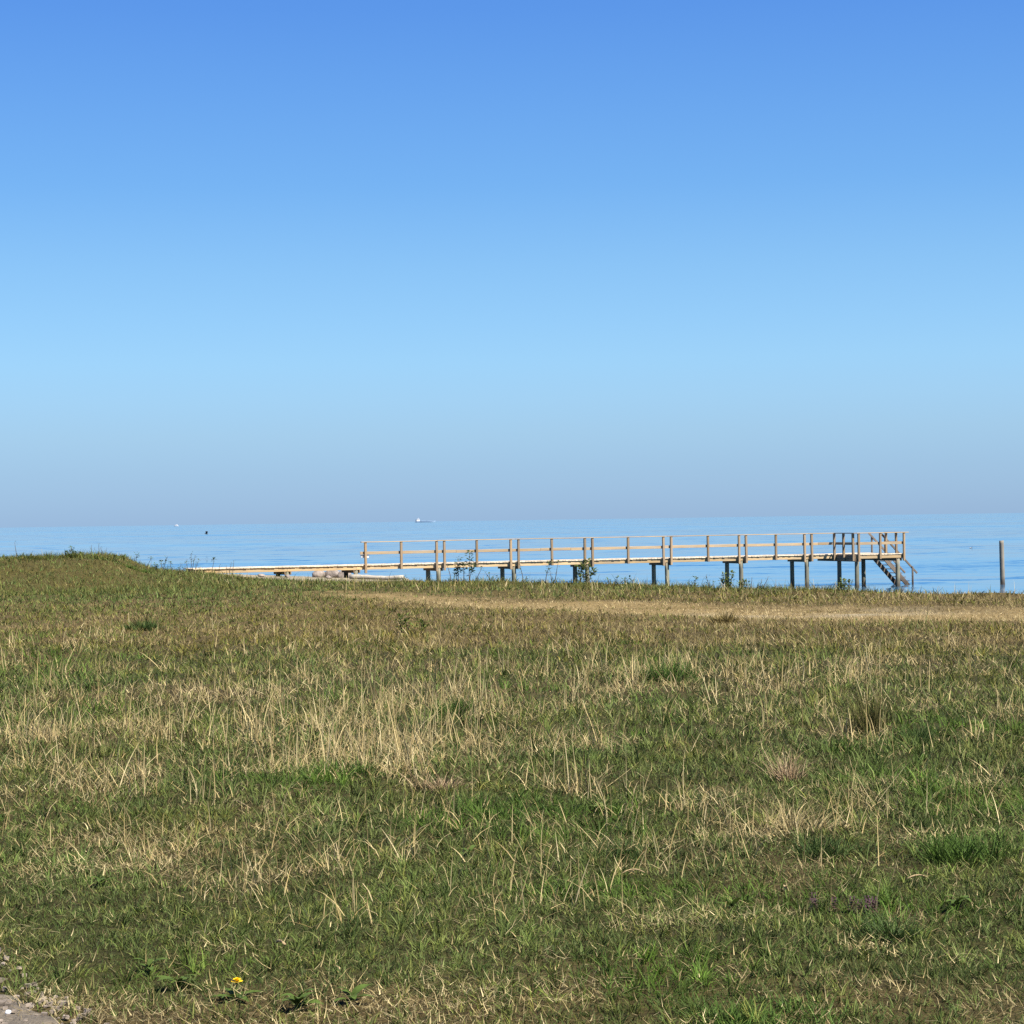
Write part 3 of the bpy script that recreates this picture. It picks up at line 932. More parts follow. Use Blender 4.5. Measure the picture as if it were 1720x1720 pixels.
def build_grass():
    # ---- green blades growing in uneven tufts
    N = 600000
    X, Y = sample(N, 5.4, 86, 2.2)
    cs = 0.085 * lod(Y) ** .8
    lv = np.round(np.log2(cs / .085) * 3) / 3               # a few discrete tuft sizes, so that the cells of one band line up
    cs = .085 * 2 ** lv
    gx, gy = np.floor(X / cs + 100 * lv), np.floor(Y / cs)
    def hsh(a, b):
        q = np.sin(gx * a + gy * b) * 43758.5453
        return q - np.floor(q)
    hx, hy, h1, h2, h3 = hsh(127.1, 311.7), hsh(269.5, 183.3), hsh(419.2, 371.9), hsh(71.7, 157.3), hsh(33.3, 251.1)
    pull = rng.uniform(.35, .92, N) * (rng.random(N) < .78)
    tx, ty = (gx - 100 * lv + .15 + .7 * hx) * cs, (gy + .15 + .7 * hy) * cs
    X = X + (tx - X) * pull; Y = Y + (ty - Y) * pull
    out_az = np.arctan2(Y - ty, X - tx)
    s = shore(X, Y) + (vnoise(X, Y, 1.2, 6, 2) - .5) * .9
    pd = path_dist(X, Y) + (vnoise(X * .35, Y + .6 * X, 1.0, 2, 3) - .5) * 3.6
    pg = pgreen(X, Y)
    onp = 1 - sstep(.3, 2.7, pd)
    keep = (s > -.1) & (rng.random(N) < np.clip(pg * (.35 + 1.1 * h3), 0, 1) * (1 - .68 * onp)) & (on_path(X, Y) < rng.uniform(-.06, .16, N))
    X, Y, out_az, pg, onp, s, h1, h2 = [a[keep] for a in (X, Y, out_az, pg, onp, s, h1, h2)]
    N = len(X)
    lush = sstep(.60, .78, vnoise(X, Y, .9, 4, 3)) * (Y < 30)
    hz = np.interp(Y, [6, 10, 16, 24, 32, 50, 60, 80], [.047, .062, .105, .11, .10, .13, .15, .17])
    H = hz * rng.uniform(.55, 1.25, N) * (.40 + 1.35 * h1 ** 1.6) * (.65 + .7 * vnoise(X, Y, .8, 4, 2)) * (1 - .6 * onp) * (1 + .35 * lush)
    w = 0.0044 * lod(Y) * rng.uniform(.5, 1.4, N)
    col = pick(GREEN, N)
    ol = pick(OLIVE, N)
    k = .10 + sstep(18, 30, Y) * .60 - .42 * sstep(46, 54, Y) + (vnoise(X, Y, 1.1, 7, 2) - .5) * 1.0 + (h2 - .5) * .7 - .3 * lush
    k = k - .4 * sstep(-3, -8, X) * sstep(20, 30, Y)
    k = np.clip(k[:, None] * rng.uniform(.5, 1.2, (N, 1)), 0, 1)
    col = col * (1 - k) + ol * k
    lu = (lush * .75)[:, None]
    col = col * (1 - lu) + pick([(0.070, 0.135, 0.014), (0.095, 0.165, 0.018), (0.050, 0.100, 0.012)], N) * lu
    tone = (.62 + .66 * vnoise(X, Y, .45, 1, 2)) * (.64 + .95 * h2)
    col = col * tone[:, None]
    P = np.stack([X, Y, height(X, Y) - .006], 1)
    az = np.where(rng.random(N) < .72, out_az + rng.normal(0, .5, N), rng.random(N) * 6.283)
    lean = np.abs(rng.normal(.40, .34, N)); curl = rng.uniform(.1, 2.0, N)
    near = Y < 12.5
    parts = []
    for msk, ns in ((near, 3), (~near, 2)):
        parts.append(blade_arrays(P[msk], H[msk], w[msk], az[msk], lean[msk], curl[msk], rng.random(msk.sum()) * 3.1416, col[msk], ns))
    # thicker cover on the dune face and along the bank, which are seen nearly face on
    F = 95000
    fy = rng.uniform(50, 84, F); fx = (rng.random(F) * 2 - 1) * (.29 * fy + 1)
    sd_ = shore(fx, fy)
    kf = (sd_ > -.1) & (((fx < -7.5) & (fy > 57)) | (sd_ < 3.0)) & (path_dist(fx, fy) > 1.6)
    fx, fy = fx[kf], fy[kf]; F = len(fx)
    mixc = np.clip(vnoise(fx, fy, .9, 5, 3) * 1.5 - .35 + rng.normal(0, .2, F), 0, 1)[:, None]
    fc = (pick(GREEN, F) * (1 - mixc) + pick(OLIVE + [(0.33, 0.25, 0.10)], F) * mixc) * (.45 + 1.0 * vnoise(fx, fy, .5, 1, 2))[:, None]
    parts.append(blade_arrays(np.stack([fx, fy, height(fx, fy) - .01], 1), rng.uniform(.06, .26, F) * (.5 + vnoise(fx, fy, .7, 3, 2)) * (1 + (rng.random(F) < .05) * (sd_[kf] < 1.5) * 1.1), .013 * rng.uniform(.6, 1.5, F),
                              rng.random(F) * 6.283, np.abs(rng.normal(.35, .3, F)), rng.uniform(.1, 1.5, F), rng.random(F) * 3.14, fc, 2))
    # fine low shoots filling the gaps of the near turf
    F = 210000
    fx, fy = sample(F, 5.4, 15, 1.6)
    kf = (rng.random(F) < np.clip(pgreen(fx, fy) + .1, 0, 1)) & (on_path(fx, fy) < rng.uniform(-.06, .12, F))
    fx, fy = fx[kf], fy[kf]; F = len(fx)
    fc = pick(GREEN + [(0.060, 0.080, 0.018), (0.13, 0.12, 0.035)], F) * (.50 + .75 * vnoise(fx, fy, .3, 1, 2))[:, None]
    parts.append(blade_arrays(np.stack([fx, fy, height(fx, fy) - .004], 1), rng.uniform(.018, .050, F), .0042 * lod(fy) * rng.uniform(.6, 1.3, F),
                              rng.random(F) * 6.283, np.abs(rng.normal(.55, .35, F)), rng.uniform(.1, 1.4, F), rng.random(F) * 3.14, fc, 2))
    o = link('green_grass', blade_mesh('green_grass', parts, M_GRASS))
    tag(o, 'short patchy green grass covering the meadow', 'grass', None, 'stuff')

    # ---- dry thatch and dead short blades, thick in patches
    N = 480000
    X, Y = sample(N, 5.4, 86, 2.1)
    s = shore(X, Y) + (vnoise(X, Y, 1.2, 6, 2) - .5) * .9
    pd = path_dist(X, Y) + (vnoise(X * .35, Y + .6 * X, 1.0, 2, 3) - .5) * 3.6
    onp = 1 - sstep(.3, 2.7, pd)
    pg = pgreen(X, Y)
    mat_ = sstep(.52, .72, vnoise(X + 50, Y, .42, 6, 3))       # matted spots
    keep = (s > -.1) & (rng.random(N) < np.clip(.96 - pg * 1.12 + .36 * mat_, .07, 1)) & (on_path(X, Y) < rng.uniform(-.06, .22, N))
    X, Y, pg, onp, s, mat_ = [a[keep] for a in (X, Y, pg, onp, s, mat_)]
    N = len(X)
    flat = rng.random(N) < np.interp(Y, [6, 14, 24, 40, 60], [.72, .55, .45, .5, .35])
    lean = np.where(flat, rng.uniform(.95, 1.5, N), np.abs(rng.normal(.35, .28, N)))
    curl = np.where(flat, rng.uniform(-.9, .9, N), rng.uniform(.1, 1.9, N))
    H = rng.uniform(.03, .12, N) * np.interp(Y, [6, 12, 20, 35, 60, 80], [.62, .95, 1.3, 1.2, 1.7, 1.9]) * (1 - .45 * onp)
    w = 0.0027 * lod(Y) * rng.uniform(.5, 1.5, N)
    col = pick(STRAW, N)
    br = pick(BROWN, N)
    k = np.clip(.22 + sstep(19, 26, Y) * .66 - sstep(46, 54, Y) * .15 + (vnoise(X, Y, .9, 0, 2) - .5) * 1.1 - .35 * mat_, 0, 1)[:, None]
    col = col * (1 - k) + br * k
    q = onp[:, None]
    col = col * (1 - q) + pick(PATHC, N) * q
    bank = (sstep(46, 56, Y) * (1 - onp) * .6)[:, None]
    col = col * (1 - bank) + pick(OLIVE, N) * 1.25 * bank
    col = col * (.60 + .80 * vnoise(X, Y, .35, 3, 2))[:, None]
    P = np.stack([X, Y, height(X, Y) + np.where(flat, rng.uniform(.002, .035, N), -.005)], 1)
    az = rng.random(N) * 6.283
    waz = np.where(flat, az + 1.5708, rng.random(N) * 3.1416)
    parts = [blade_arrays(P, H, w, az, lean, curl, waz, col, 2)]
    o = link('dry_grass', blade_mesh('dry_grass', parts, M_DRYGRASS))
    tag(o, 'dry straw coloured thatch lying between the green grass', 'dry grass', None, 'stuff')

    # ---- tall dead stalks in loose, messy patches
    patches = [(-3.15, 16.1, .7, 170, .44), (-2.50, 12.5, .40, 110, .34), (-1.95, 15.4, .5, 140, .40), (-1.22, 13.7, .34, 170, .40),
               (-1.35, 17.0, .6, 100, .38), (-.68, 13.4, .42, 170, .44), (-.72, 14.6, .30, 90, .62), (-.85, 17.6, .38, 90, .60), (-3.9, 15.4, .5, 80, .36), (-2.0, 16.8, .9, 120, .36), (1.9, 15.0, .8, 60, .32),
               (-.43, 17.6, .7, 120, .40), (.18, 17.6, .8, 130, .38), (.42, 12.3, .22, 46, .44), (.50, 14.5, .4, 50, .44), (1.17, 20.5, .7, 170, .42),
               (.96, 11.3, .34, 70, .30), (1.5, 10.4, .30, 60, .26), (2.31, 21.0, .8, 180, .40), (4.52, 21.1, 1.0, 110, .34), (3.85, 16.9, .8, 90, .38),
               (-1.26, 9.1, .22, 42, .25), (-.93, 9.5, .3, 40, .23), (-.52, 10.0, .3, 26, .34), (-3.25, 13.6, .4, 80, .30), (-4.4, 18.5, 1.2, 110, .32),
               (-2.6, 19.5, 1.2, 130, .34), (-1.0, 22.5, 1.3, 130, .36), (3.0, 19.0, .8, 60, .36), (-5.6, 24.0, 1.6, 130, .36), (.1, 14.2, .8, 70, .28), (2.2, 13.0, .8, 50, .28),
               (-6.5, 31, 2.0, 130, .32), (-2.5, 27, 1.8, 120, .32), (4.8, 25, 1.8, 110, .34), (2.6, 17.0, .8, 50, .3), (.9, 9.3, .4, 26, .2), (-2.0, 10.4, .5, 30, .22)]
    PX, PY, PH = [], [], []
    for x, y, r_, n_, h_ in patches:
        nc = max(4, n_ // 9)                                   # little bunches sharing a root
        c0 = rng.normal(0, .75, (nc, 2)) * r_
        ci = rng.integers(0, nc, n_)
        a = c0[ci] + rng.normal(0, .035, (n_, 2)) * (1 + y / 18)
        PX.append(x + a[:, 0]); PY.append(y + a[:, 1] * 1.3); PH.append(h_ * rng.uniform(.3, 1.2, n_) * (.6 + .5 * rng.random(nc))[ci])
    n2 = 5600
    X2, Y2 = sample(n2, 8.0, 36, 1.2)
    k2 = rng.random(n2) < sstep(.38, .68, vnoise(X2, Y2, 1.3, 6, 3))
    PX.append(X2[k2]); PY.append(Y2[k2]); PH.append(rng.uniform(.07, .28, k2.sum()))
    X3, Y3 = sample(3200, 42, 84, 1.0)                    # wispy seed stalks along the bank and dune
    k3 = (shore(X3, Y3) > .05) & (shore(X3, Y3) < 7) & (path_dist(X3, Y3) > 2.0)
    PX.append(X3[k3]); PY.append(Y3[k3]); PH.append(rng.uniform(.12, .38, k3.sum()))
    X = np.concatenate(PX); Y = np.concatenate(PY); H = np.concatenate(PH)
    N = len(X)
    w = 0.0036 * np.maximum(1, Y / 11) ** .75 * rng.uniform(.6, 1.5, N)
    col = pick([(0.54, 0.43, 0.21), (0.42, 0.325, 0.145), (0.58, 0.48, 0.265), (0.32, 0.235, 0.10)], N)
    lean = np.abs(rng.normal(.14, .18, N)) + (rng.random(N) < .25) * rng.uniform(.2, 1.1, N)
    curl = rng.normal(.2, .4, N) + (rng.random(N) < .28) * rng.uniform(.5, 2.3, N)
    P = np.stack([X, Y, height(X, Y) - .01], 1)
    parts = [blade_arrays(P, H, w, rng.random(N) * 6.283, lean, curl, rng.normal(0, .5, N), col, 4)]
    # tangled collapsed leaves round the foot of the stalks
    M = 26000
    j = rng.integers(0, N, M)
    j = j[(H[j] > .18) & (Y[j] < 30)]
    M = len(j)
    XX = X[j] + rng.normal(0, .06, M) * (1 + Y[j] / 25); YY = Y[j] + rng.normal(0, .08, M) * (1 + Y[j] / 25)
    P2 = np.stack([XX, YY, height(XX, YY) + rng.uniform(0, .03, M)], 1)
    parts.append(blade_arrays(P2, rng.uniform(.06, .20, M), 0.0042 * np.maximum(1, YY / 11) ** .75 * rng.uniform(.5, 1.3, M), rng.random(M) * 6.283,
                              rng.uniform(.2, 1.2, M), rng.uniform(.2, 2.2, M), rng.random(M) * 3.14,
                              pick([(0.50, 0.39, 0.18), (0.38, 0.29, 0.125), (0.56, 0.45, 0.24), (0.26, 0.185, 0.075)], M), 3))
    o = link('dry_stalks', blade_mesh('dry_stalks', parts, M_DRYGRASS))
    tag(o, 'tall pale dead grass stalks standing in loose patches', 'dry grass', None, 'stuff')
build_grass()

# ------------------------------------------------------------------ single tussocks
def tussock(label, x, y, n, h, r, pal, w=0.004, upright=.25, group='grass tussocks in the meadow', tip=1.3, mat=None, name='grass_tussock', cat='tussock'):
    nc = max(3, n // 60)                                   # several uneven sub-clumps
    ca = rng.random(nc) * 6.283; cr = r * rng.random(nc) ** .8
    wgt = rng.random(nc) ** 1.5 + .08
    ci = rng.choice(nc, n, p=wgt / wgt.sum())
    a = rng.random(n) * 6.283
    rr = np.abs(rng.normal(0, .30, n)) * r
    X = x + cr[ci] * np.cos(ca[ci]) + rr * np.cos(a); Y = y + cr[ci] * np.sin(ca[ci]) + rr * np.sin(a)
    h = h * (.6 + .6 * rng.random(nc))[ci]
    Zg = height(X, Y)
    base = np.array([x, y, gz(x, y)])
    P = np.stack([X, Y, Zg - .008], 1) - base
    col = pick(pal, n)
    lean = np.abs(rng.normal(upright, .18, n)) + .35 * rr / r
    V = blade_arrays(P, h * rng.uniform(.45, 1.15, n), w * rng.uniform(.7, 1.3, n), a + rng.normal(0, .45, n), lean,
                     rng.uniform(.1, tip, n), rng.random(n) * 3.14, col, 4)
    o = link(name, blade_mesh(name, [V], mat or M_GRASS), None, base)
    tag(o, label, cat, group)
    return o
DKG = [(0.055, 0.095, 0.022), (0.075, 0.12, 0.03), (0.045, 0.075, 0.018)]
LUSH = [(0.075, 0.14, 0.022), (0.10, 0.17, 0.03), (0.055, 0.105, 0.018)]
RUSH = [(0.085, 0.088, 0.022), (0.060, 0.068, 0.017), (0.15, 0.125, 0.045)]
REDB = [(0.30, 0.20, 0.11), (0.40, 0.28, 0.16), (0.22, 0.14, 0.08), (0.48, 0.37, 0.22)]
tussock('dark olive rush clump standing upright in the right middle of the meadow', 2.68, 15.4, 330, .38, .15, RUSH, .005, .10, tip=.6)
tussock('wispy reddish brown dead tuft right of centre', 1.64, 12.55, 260, .22, .13, REDB, .0035, .3, mat=M_DRYGRASS)
tussock('pale straw tuft bending over beside a green tussock at right', 1.47, 10.35, 240, .26, .14, STRAW, .0036, .35, mat=M_DRYGRASS, tip=1.8)
tussock('bushy green tussock just in front of the pale straw tuft', 1.42, 9.5, 620, .16, .22, DKG, .0045, .35)
tussock('bright green tussock near the right edge of the meadow', 2.05, 9.25, 560, .17, .17, LUSH, .0045, .25)
tussock('low green tussock below the purple flowering weed', 1.45, 7.7, 480, .13, .16, DKG, .0045, .4)
tussock('lush bright green grass patch at the bottom edge right of centre', .77, 6.45, 1500, .075, .30, LUSH, .0048, .35)
tussock('spreading green tussock at the centre of the near meadow', .51, 9.8, 420, .13, .17, DKG, .0045, .45)
tussock('green tussock below the tall stalks left of centre', -.52, 17.0, 420, .26, .22, LUSH, .006, .3)
tussock('green tussock among straw stalks left of centre', -1.14, 12.9, 420, .17, .2, LUSH, .005, .35)
tussock('brown collapsed tuft at the foot of the straw stalks', -.52, 12.35, 340, .17, .16, REDB, .004, .4, mat=M_DRYGRASS, tip=1.9)
tussock('rusty brown tuft at the near side of the trodden path', 3.3, 33.4, 320, .30, .34, BROWN, .014, .25, mat=M_DRYGRASS)
tussock('dark green tuft at far left of the meadow', -6.2, 34.0, 420, .26, .26, DKG, .014, .4)
tussock('green tussock at the right below the rush clump', 2.94, 14.6, 460, .20, .26, DKG, .005, .35)
tussock('dark green flat patch of grass below centre', -.06, 11.2, 900, .09, .34, LUSH, .005, .4)
tussock('leafy tuft with pale blades under the lone brown stalks', .46, 11.5, 240, .13, .14, GREEN, .007, .4)
tussock('small green tussock with yellowish tips in the near centre', .2, 8.75, 320, .12, .13, GREEN, .0042, .4)
tussock('green tussock behind the straw stalks at upper right', 1.55, 20.2, 420, .26, .28, LUSH, .008, .3)

tussock('coarse dark green tussock on the left part of the dune top', -16.2, 69.5, 420, .26, .9, OLIVE + DKG, .02, .3)
tussock('tall pale and green tussock on the middle of the dune top', -15.1, 70.0, 420, .32, .9, OLIVE + DKG, .02, .3)
tussock('ragged green tussock where the dune drops away', -13.9, 70.2, 420, .26, .7, OLIVE + DKG, .02, .3)
tussock('low green tussock at the foot of the dune slope', -12.95, 70.6, 320, .22, .4, LUSH, .02, .35)

# ------------------------------------------------------------------ broad leaved weeds, flowers, twigs
def leaf_geo(L, W, arch=0.5, n=6, fold=0.25):
    vs, fs = [], []
    x = z = 0.0
    for i in range(n + 1):
        t = i / n
        wd = W * .5 * (math.sin(math.pi * min(1, t * .96 + .04)) ** .7) * (1 - .15 * t)
        if i == n: wd = 0.002
        vs += [(x, -wd, z + wd * fold), (x, 0, z), (x, wd, z + wd * fold)]
        a = arch * (1 - 2.0 * t)
        x += L / n * math.cos(a); z += L / n * math.sin(a)
    for i in range(n):
        b = i * 3
        fs += [(b, b + 3, b + 4, b + 1), (b + 1, b + 4, b + 5, b + 2)]
    return vs, fs
M_LEAF = leaf_mat('weed_leaf', False, (0.075, 0.115, 0.022), .2, .65)
M_LEAF2 = leaf_mat('young_leaf', False, (0.16, 0.20, 0.05), .3, .45)
M_PURPLE = leaf_mat('purple_leaf', False, (0.085, 0.055, 0.042), .2, .6)
M_MAUVE = leaf_mat('mauve_petal', False, (0.16, 0.085, 0.11), .2, .6)
M_YELLOW = leaf_mat('yellow_petal', False, (0.95, 0.62, 0.01), .15, .6)
M_DEAD = leaf_mat('dead_leaf', False, (0.42, 0.31, 0.17), .1, .8)

def rosette(label, x, y, nleaf, L, W, arch=.5, group='broad leaved weeds in the grass', mat=None):
    root = empty('broadleaf_weed', (x, y, gz(x, y)), random.random() * 6.28)
    tag(root, label, 'weed', group)
    lm = [mesh_data('leaf', *leaf_geo(L * k * .72, W * k * .8, arch * (1.1 - .2 * i)), mat or M_LEAF, True) for i, k in enumerate((.8, 1.0, 1.15))]
    for i in range(nleaf):
        link('leaf', lm[i % 3], root, (0, 0, .005 + .004 * i), (random.uniform(-.2, .2), random.uniform(-.45, .1), i * 2.4 + random.uniform(-.3, .3)))
    return root
rosette('broad leaved weed with glossy leaves left of the dandelion', -1.17, 7.08, 7, .12, .035, .7)
rosette('low leafy weed at the edge of the dirt path', -1.33, 7.38, 6, .10, .032, .7)
rosette('dark leafy weed to the right of the dandelion', -.72, 6.68, 8, .11, .045, .6)
rosette('leafy weed near the bottom edge left of centre', -.55, 6.74, 7, .10, .04, .6)
rosette('upright bluish green weed with long leaves in the left meadow', -.85, 11.0, 6, .19, .035, .2)
rosette('small leafy weed with pale leaves at far left', -1.86, 9.15, 7, .10, .03, .5)
rosette('weed with one tall pointed leaf right of centre', .88, 8.4, 6, .15, .032, .2)
rosette('weed with curved dark leaves near the right edge', 1.75, 8.15, 8, .12, .035, .8)
rosette('small leafy weed in the near centre left', -.23, 9.95, 6, .11, .03, .6)
rosette('pale leafed weed under the lone brown stalks', .47, 11.3, 7, .14, .03, .8, mat=M_LEAF2)

def dandelion():
    x, y = -.95, 6.87
    root = empty('dandelion', (x, y, gz(x, y)))
    tag(root, 'single yellow dandelion flower in the grass at lower left', 'flower')
    link('stem', mesh_data('stem', *tube_geo([(0, 0, 0), (.004, .002, .03), (.006, 0, .062)], [.003, .0026, .0026], 8), M_LEAF2, True), root)
    A = Acc()
    for ring, (n, L, up) in enumerate(((22, .020, .15), (18, .016, .55), (12, .011, 1.0))):
        for i in range(n):
            a = 6.283 * i / n + ring * .2
            d = Vector((math.cos(a) * math.cos(up), math.sin(a) * math.cos(up), math.sin(up)))
            sd = Vector((-math.sin(a), math.cos(a), 0)) * .0022
            c0 = Vector((.006, 0, .060 + ring * .002)); c1 = c0 + d * L
            A.add(([c0 - sd * .6, c0 + sd * .6, c1 + sd, c1 - sd], [(0, 1, 2, 3)]))
    link('flower_head', mesh_data('flower_head', A.v, A.f, M_YELLOW), root)
    lm = mesh_data('leaf', *leaf_geo(.10, .026, .35), M_LEAF, True)
    for i in range(6):
        link('leaf', lm, root, (0, 0, .006), (random.uniform(-.2, .2), random.uniform(-.2, .1), i * 1.05 + random.uniform(-.2, .2)))
dandelion()

def dead_nettle(label, x, y, n, spread, h):
    root = empty('dead_nettle', (x, y, gz(x, y)))
    tag(root, label, 'weed')
    S, Lf, Fl = Acc(), Acc(), Acc()
    for i in range(n):
        a = random.random() * 6.283; r_ = spread * math.sqrt(random.random())
        b = Vector((r_ * math.cos(a), r_ * math.sin(a), -.005))
        hh = h * random.uniform(.6, 1.1)
        t = b + Vector((random.uniform(-.02, .02), random.uniform(-.02, .02), hh))
        S.add(tube_geo([b, t], [.002, .0015], 4, False))
        for k in range(5):
            z = .35 + .16 * k
            for q in range(4):
                an = q * 1.571 + k * .785
                p = b.lerp(t, z); L = .024 * (1.1 - .1 * k)
                d = Vector((math.cos(an), math.sin(an), -.25)); sd = Vector((-math.sin(an), math.cos(an), 0)) * L * .36
                (Lf if k > 1 or random.random() < .5 else Lf).add(([p, p + d * L * .55 + sd, p + d * L, p + d * L * .55 - sd], [(0, 1, 2, 3)]))
                if k >= 3 and q % 2 == 0:
                    u = p + d * L * .4 + Vector((0, 0, .006))
                    Fl.add(([u, u + Vector((.004, 0, .010)), u + d * .012 + Vector((0, 0, .012)), u + Vector((-.004, 0, .010))], [(0, 1, 2, 3)]))
    tag(link('stems', mesh_data('stems', S.v, S.f, M_PURPLE), root), kind='stuff')
    tag(link('foliage', mesh_data('foliage', Lf.v, Lf.f, M_PURPLE), root), kind='stuff')
    tag(link('blossom', mesh_data('blossom', Fl.v, Fl.f, M_MAUVE), root), kind='stuff')
dead_nettle('dense purple flowering weed clump in the lower right meadow', 1.30, 8.2, 12, .15, .06)

def twig(label, x, y, L, r_, az, mat=M_DEAD, bend=.15):
    pts = []
    for i in range(6):
        t = i / 5 - .5
        px, py = x + math.cos(az) * L * t - math.sin(az) * bend * L * (.25 - t * t), y + math.sin(az) * L * t + math.cos(az) * bend * L * (.25 - t * t)
        pts.append(Vector((px, py, gz(px, py) + .03 + .05 * (.25 - t * t))))
    b = pts[0].copy()
    o = link('twig', mesh_data('twig', *tube_geo([p - b for p in pts], [r_] * 5 + [r_ * .6], 6), mat, True), None, b)
    tag(o, label, 'twig', 'bleached twigs in the grass')
twig('short thick bleached twig lying in the lower left grass', -.88, 7.6, .055, .005, 2.3)
twig('curved pale dead stalk lying in the near centre', .52, 9.15, .10, .003, 0.05, bend=.9)
twig('long straight pale stalk leaning in the left meadow', -1.55, 11.6, .3, .0022, 2.0)
twig('white twig lying near the right edge', 1.7, 8.7, .10, .0035, .35)
o = link('pebble', stone_mesh('pebble', .014, .010, .008, M_WHITE, 77, 2), None, (-1.66, 6.66, gz(-1.66, 6.66) + .016))
tag(o, 'small white pebble on the dirt path at lower left', 'pebble')

def leaf_litter():
    lm = [mesh_data('dead_leaf', *leaf_geo(.045, .022, a, 4), M_DEAD, True) for a in (.3, .8, 1.3)]
    spots = [(-1.52, 9.0, 'pale dead leaf standing out in the green at far left'), (-.95, 9.35, 'reddish brown dead leaf at the foot of the left stalks'),
             (1.12, 8.6, 'curled brown dead leaf in the dry patch right of centre'), (-.62, 7.1, 'dead leaf lying right of the dandelion')]
    for i, (x, y, lab) in enumerate(spots):
        o = link('dead_leaf', lm[i % 3], None, (x, y, gz(x, y) + .03), (random.uniform(-.5, .5), random.uniform(-.5, .5), random.random() * 6.28))
        tag(o, lab, 'leaf', 'dead leaves in the near grass')
leaf_litter()

# ------------------------------------------------------------------ saplings and weeds on the bank
def sapling(label, x, y, stems, leaves, leaf_size=.05, mat=None, name='young_shrub', group='young shrubs along the bank', cat='shrub', bare=.35):
    """stems: (dx, dy, height, lean_x); leaves per stem clustered over the upper part"""
    root = empty(name, (x, y, gz(x, y)))
    tag(root, label, cat, group)
    F = Acc()
    for dx, dy, h, lx in stems:
        pts = []
        k1 = random.uniform(-.04, .04)
        for i in range(6):
            t = i / 5
            pts.append(Vector((dx + lx * t ** 1.3 + k1 * math.sin(t * 5), dy + random.uniform(-.01, .01), -.03 + h * t)))
        link('stem', mesh_data('stem', *tube_geo(pts, [.013, .012, .010, .008, .006, .004], 6), M_STEM, True), root)
        for j in range(int(leaves * (1.5 if mat is not None else 1.15))):
            t = bare + (1 - bare) * random.random() ** .7
            i = min(4, int(t * 5)); p = pts[i].lerp(pts[i + 1], t * 5 - i)
            a = random.random() * 6.283; el = random.uniform(-.3, .9)
            d = Vector((math.cos(a) * math.cos(el), math.sin(a) * math.cos(el), math.sin(el)))
            sd = d.cross(Vector((random.uniform(-.4, .4), random.uniform(-.4, .4), 1))).normalized()
            L = leaf_size * random.uniform(.8, 1.7)
            p = p + d * random.uniform(.01, .07)
            up = sd.cross(d) * L * .12
            F.add(([p, p + d * L * .5 + sd * L * .33 + up, p + d * L, p + d * L * .5 - sd * L * .33 + up, p + d * L * .5], [(0, 4, 1), (4, 2, 1), (0, 3, 4), (4, 3, 2)]))
    if F.f: link('foliage', mesh_data('foliage', F.v, F.f, mat or M_LEAF), root)
    return root
sapling('tallest leafy young shrub on the bank in front of the pier', -1.35, 63.5, [(0, 0, .98, .02), (.03, .05, .6, .10)], 42, .075)
sapling('dark leafy shrub left of the tallest young shrub', -1.70, 63.7, [(0, 0, .80, .0), (.16, .05, .62, .02), (-.02, .1, .5, -.05)], 34, .08)
sapling('thin bare stick rising in front of the third pile pair', -1.96, 64.2, [(0, 0, .72, -.10)], 5, .04)
sapling('leaning twig with a small leaf tuft right of the tallest shrub', -1.12, 63.2, [(0, 0, .52, .17)], 10, .05, bare=.75)
sapling('small bent twigs between two pile pairs left of centre', -.69, 62.7, [(0, 0, .40, -.15), (.1, 0, .25, .1), (-.05, 0, .22, .15)], 6, .05)
sapling('slender stem with few leaves before the fourth pile pair', .29, 61.4, [(0, 0, .62, -.04), (.05, .02, .28, .06)], 8, .05)
sapling('leafy stem forming the left arm of a V shape', .97, 60.6, [(0, 0, .70, .13)], 26, .06, M_LEAF2)
sapling('bare stick forming the right arm of a V shape', 1.19, 60.4, [(0, 0, .70, .20), (-.02, 0, .4, -.08)], 6, .05)
sapling('bushy yellow green shrub in front of the fifth pile pair', 2.07, 59.3, [(0, 0, .66, -.06), (.05, .05, .72, .04), (-.10, 0, .55, -.08), (.14, .03, .45, .12)], 55, .07, M_LEAF2, bare=.2)
sapling('low dark leaved weed right of the yellow green shrub', 2.89, 58.4, [(0, 0, .22, .1), (.15, 0, .18, .14), (.3, 0, .2, .08), (-.15, 0, .16, .02), (.5, 0, .16, .05)], 12, .05)
sapling('small grey leaved weed between the sixth and seventh pile pairs', 4.95, 55.7, [(0, 0, .36, .02), (-.1, 0, .2, -.04)], 18, .05)
sapling('thin lone twig left of the seventh pile pair', 5.25, 55.3, [(0, 0, .42, .0), (.1, 0, .2, .05), (.03, 0, .18, .0)], 8, .04)
sapling('yellow green leafy shrub in front of the seventh pile pair', 5.72, 54.6, [(0, 0, .50, -.04), (.06, 0, .52, .08), (-.08, 0, .35, -.06)], 40, .06, M_LEAF2, bare=.15)
sapling('low leafy shrub just right of the seventh pile pair', 6.09, 54.2, [(0, 0, .30, .03), (.06, 0, .28, .05), (-.06, 0, .22, -.02)], 26, .055, M_LEAF2, bare=.1)
sapling('two short bare twigs between the last walkway piles', 6.58, 53.5, [(0, 0, .38, .06), (-.1, 0, .32, -.01), (-.32, 0, .36, -.05)], 2, .03)
sapling('leafy shrub at the foot of the platform piles', 8.25, 51.0, [(0, 0, .36, -.02), (.08, 0, .32, .06), (-.05, 0, .25, -.05)], 34, .055, M_LEAF2, bare=.15)
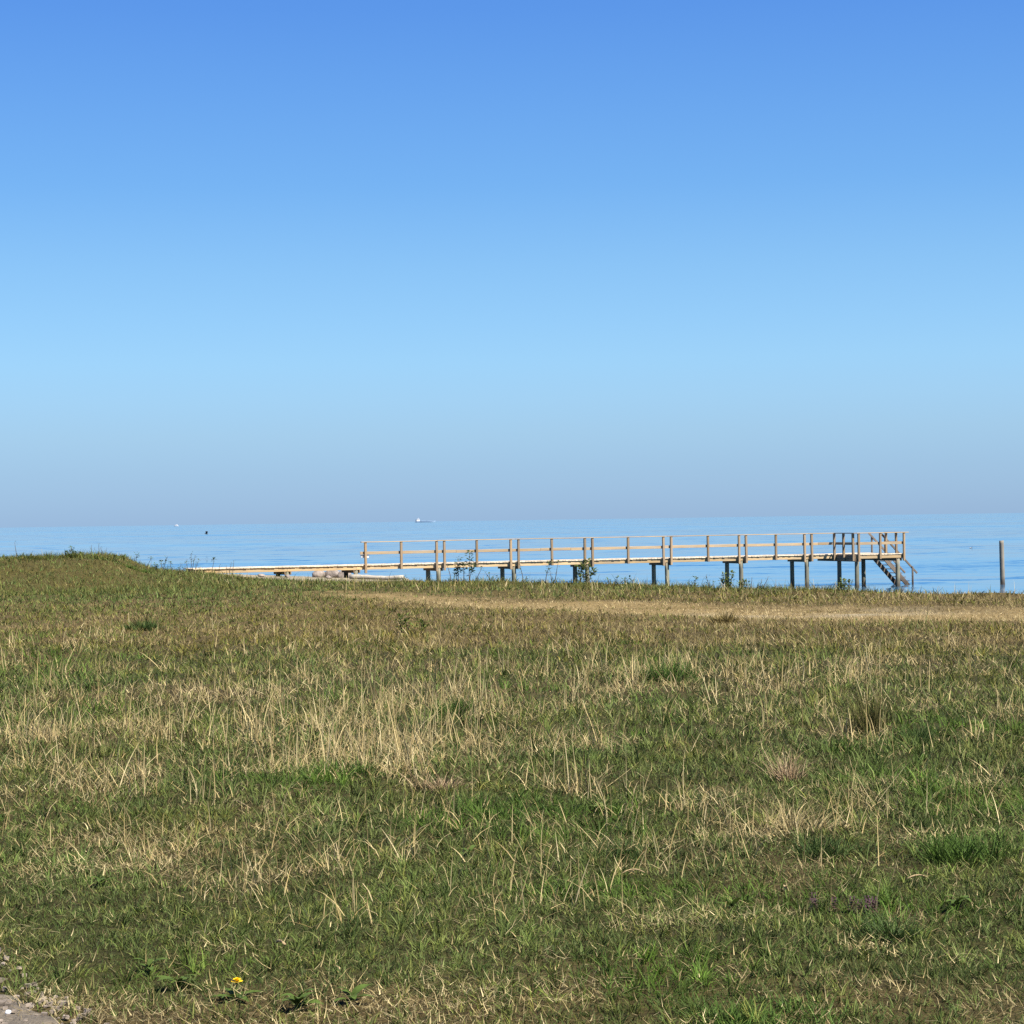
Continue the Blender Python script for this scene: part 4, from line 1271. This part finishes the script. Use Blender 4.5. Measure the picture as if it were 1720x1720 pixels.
DW = dict(name='tall_weed', group='tall weeds on the dune edge', cat='weed')
sapling('dark headed weed at the right foot of the dune', -13.23, 72.0, [(0, 0, .58, .0)], 16, .06, bare=.7, **DW)
sapling('leaning weed with one dark head beside the dune foot', -13.05, 73.0, [(0, 0, .50, .16)], 8, .06, bare=.85, **DW)
sapling('dark bushy weed between the dune and the pier', -12.91, 75.0, [(0, 0, .5, .10), (.05, 0, .62, .26), (-.15, 0, .32, .0)], 16, .06, bare=.5, **DW)
sapling('short weed with dark head right of the bushy weed', -12.7, 76.0, [(0, 0, .42, .02)], 16, .055, bare=.6, **DW)
sapling('small wispy weed beside the tall branched weed', -12.4, 76.3, [(0, 0, .38, .03), (.12, 0, .3, .05)], 10, .045, bare=.4, **DW)
sapling('tall branched weed just left of the pier start', -12.15, 77.0, [(0, 0, .78, .12), (.03, 0, .70, .24), (-.08, 0, .5, -.02), (.1, 0, .5, .3)], 16, .045, bare=.45, **DW)
sapling('weed with a round dark head standing before the pier deck', -11.55, 79.0, [(0, 0, .62, .0)], 20, .055, bare=.85, **DW)
sapling('thin weed stems before the pier deck', -10.7, 77.5, [(0, 0, .55, .04), (-.15, 0, .4, .02), (.12, 0, .6, .02), (-.4, 0, .45, .0)], 5, .04, bare=.5, **DW)
sapling('tall thin stalk rising from the dune at far left', -16.97, 70.0, [(0, 0, .70, -.01)], 3, .03, bare=.6, **DW)
sapling('dark leafy tuft on the dune top', -15.2, 70.6, [(0, 0, .34, .0), (.1, 0, .25, .05), (-.15, 0, .22, -.05), (.05, 0, .42, -.03), (.3, 0, .2, .05)], 22, .06, bare=.2, **DW)
sapling('thin seed stalks on the right half of the dune top', -14.35, 71.0, [(0, 0, .52, .03), (.12, 0, .38, -.02), (-.25, 0, .45, .01)], 4, .03, bare=.8, **DW)
sapling('small green leafy stub in the brown grass near the path', -1.7, 32.5, [(0, 0, .30, .0), (.25, -.6, .26, .03), (-.08, 0, .24, -.03)], 26, .06, M_LEAF2, bare=.2, name='young_shrub', group='young shrubs along the bank')
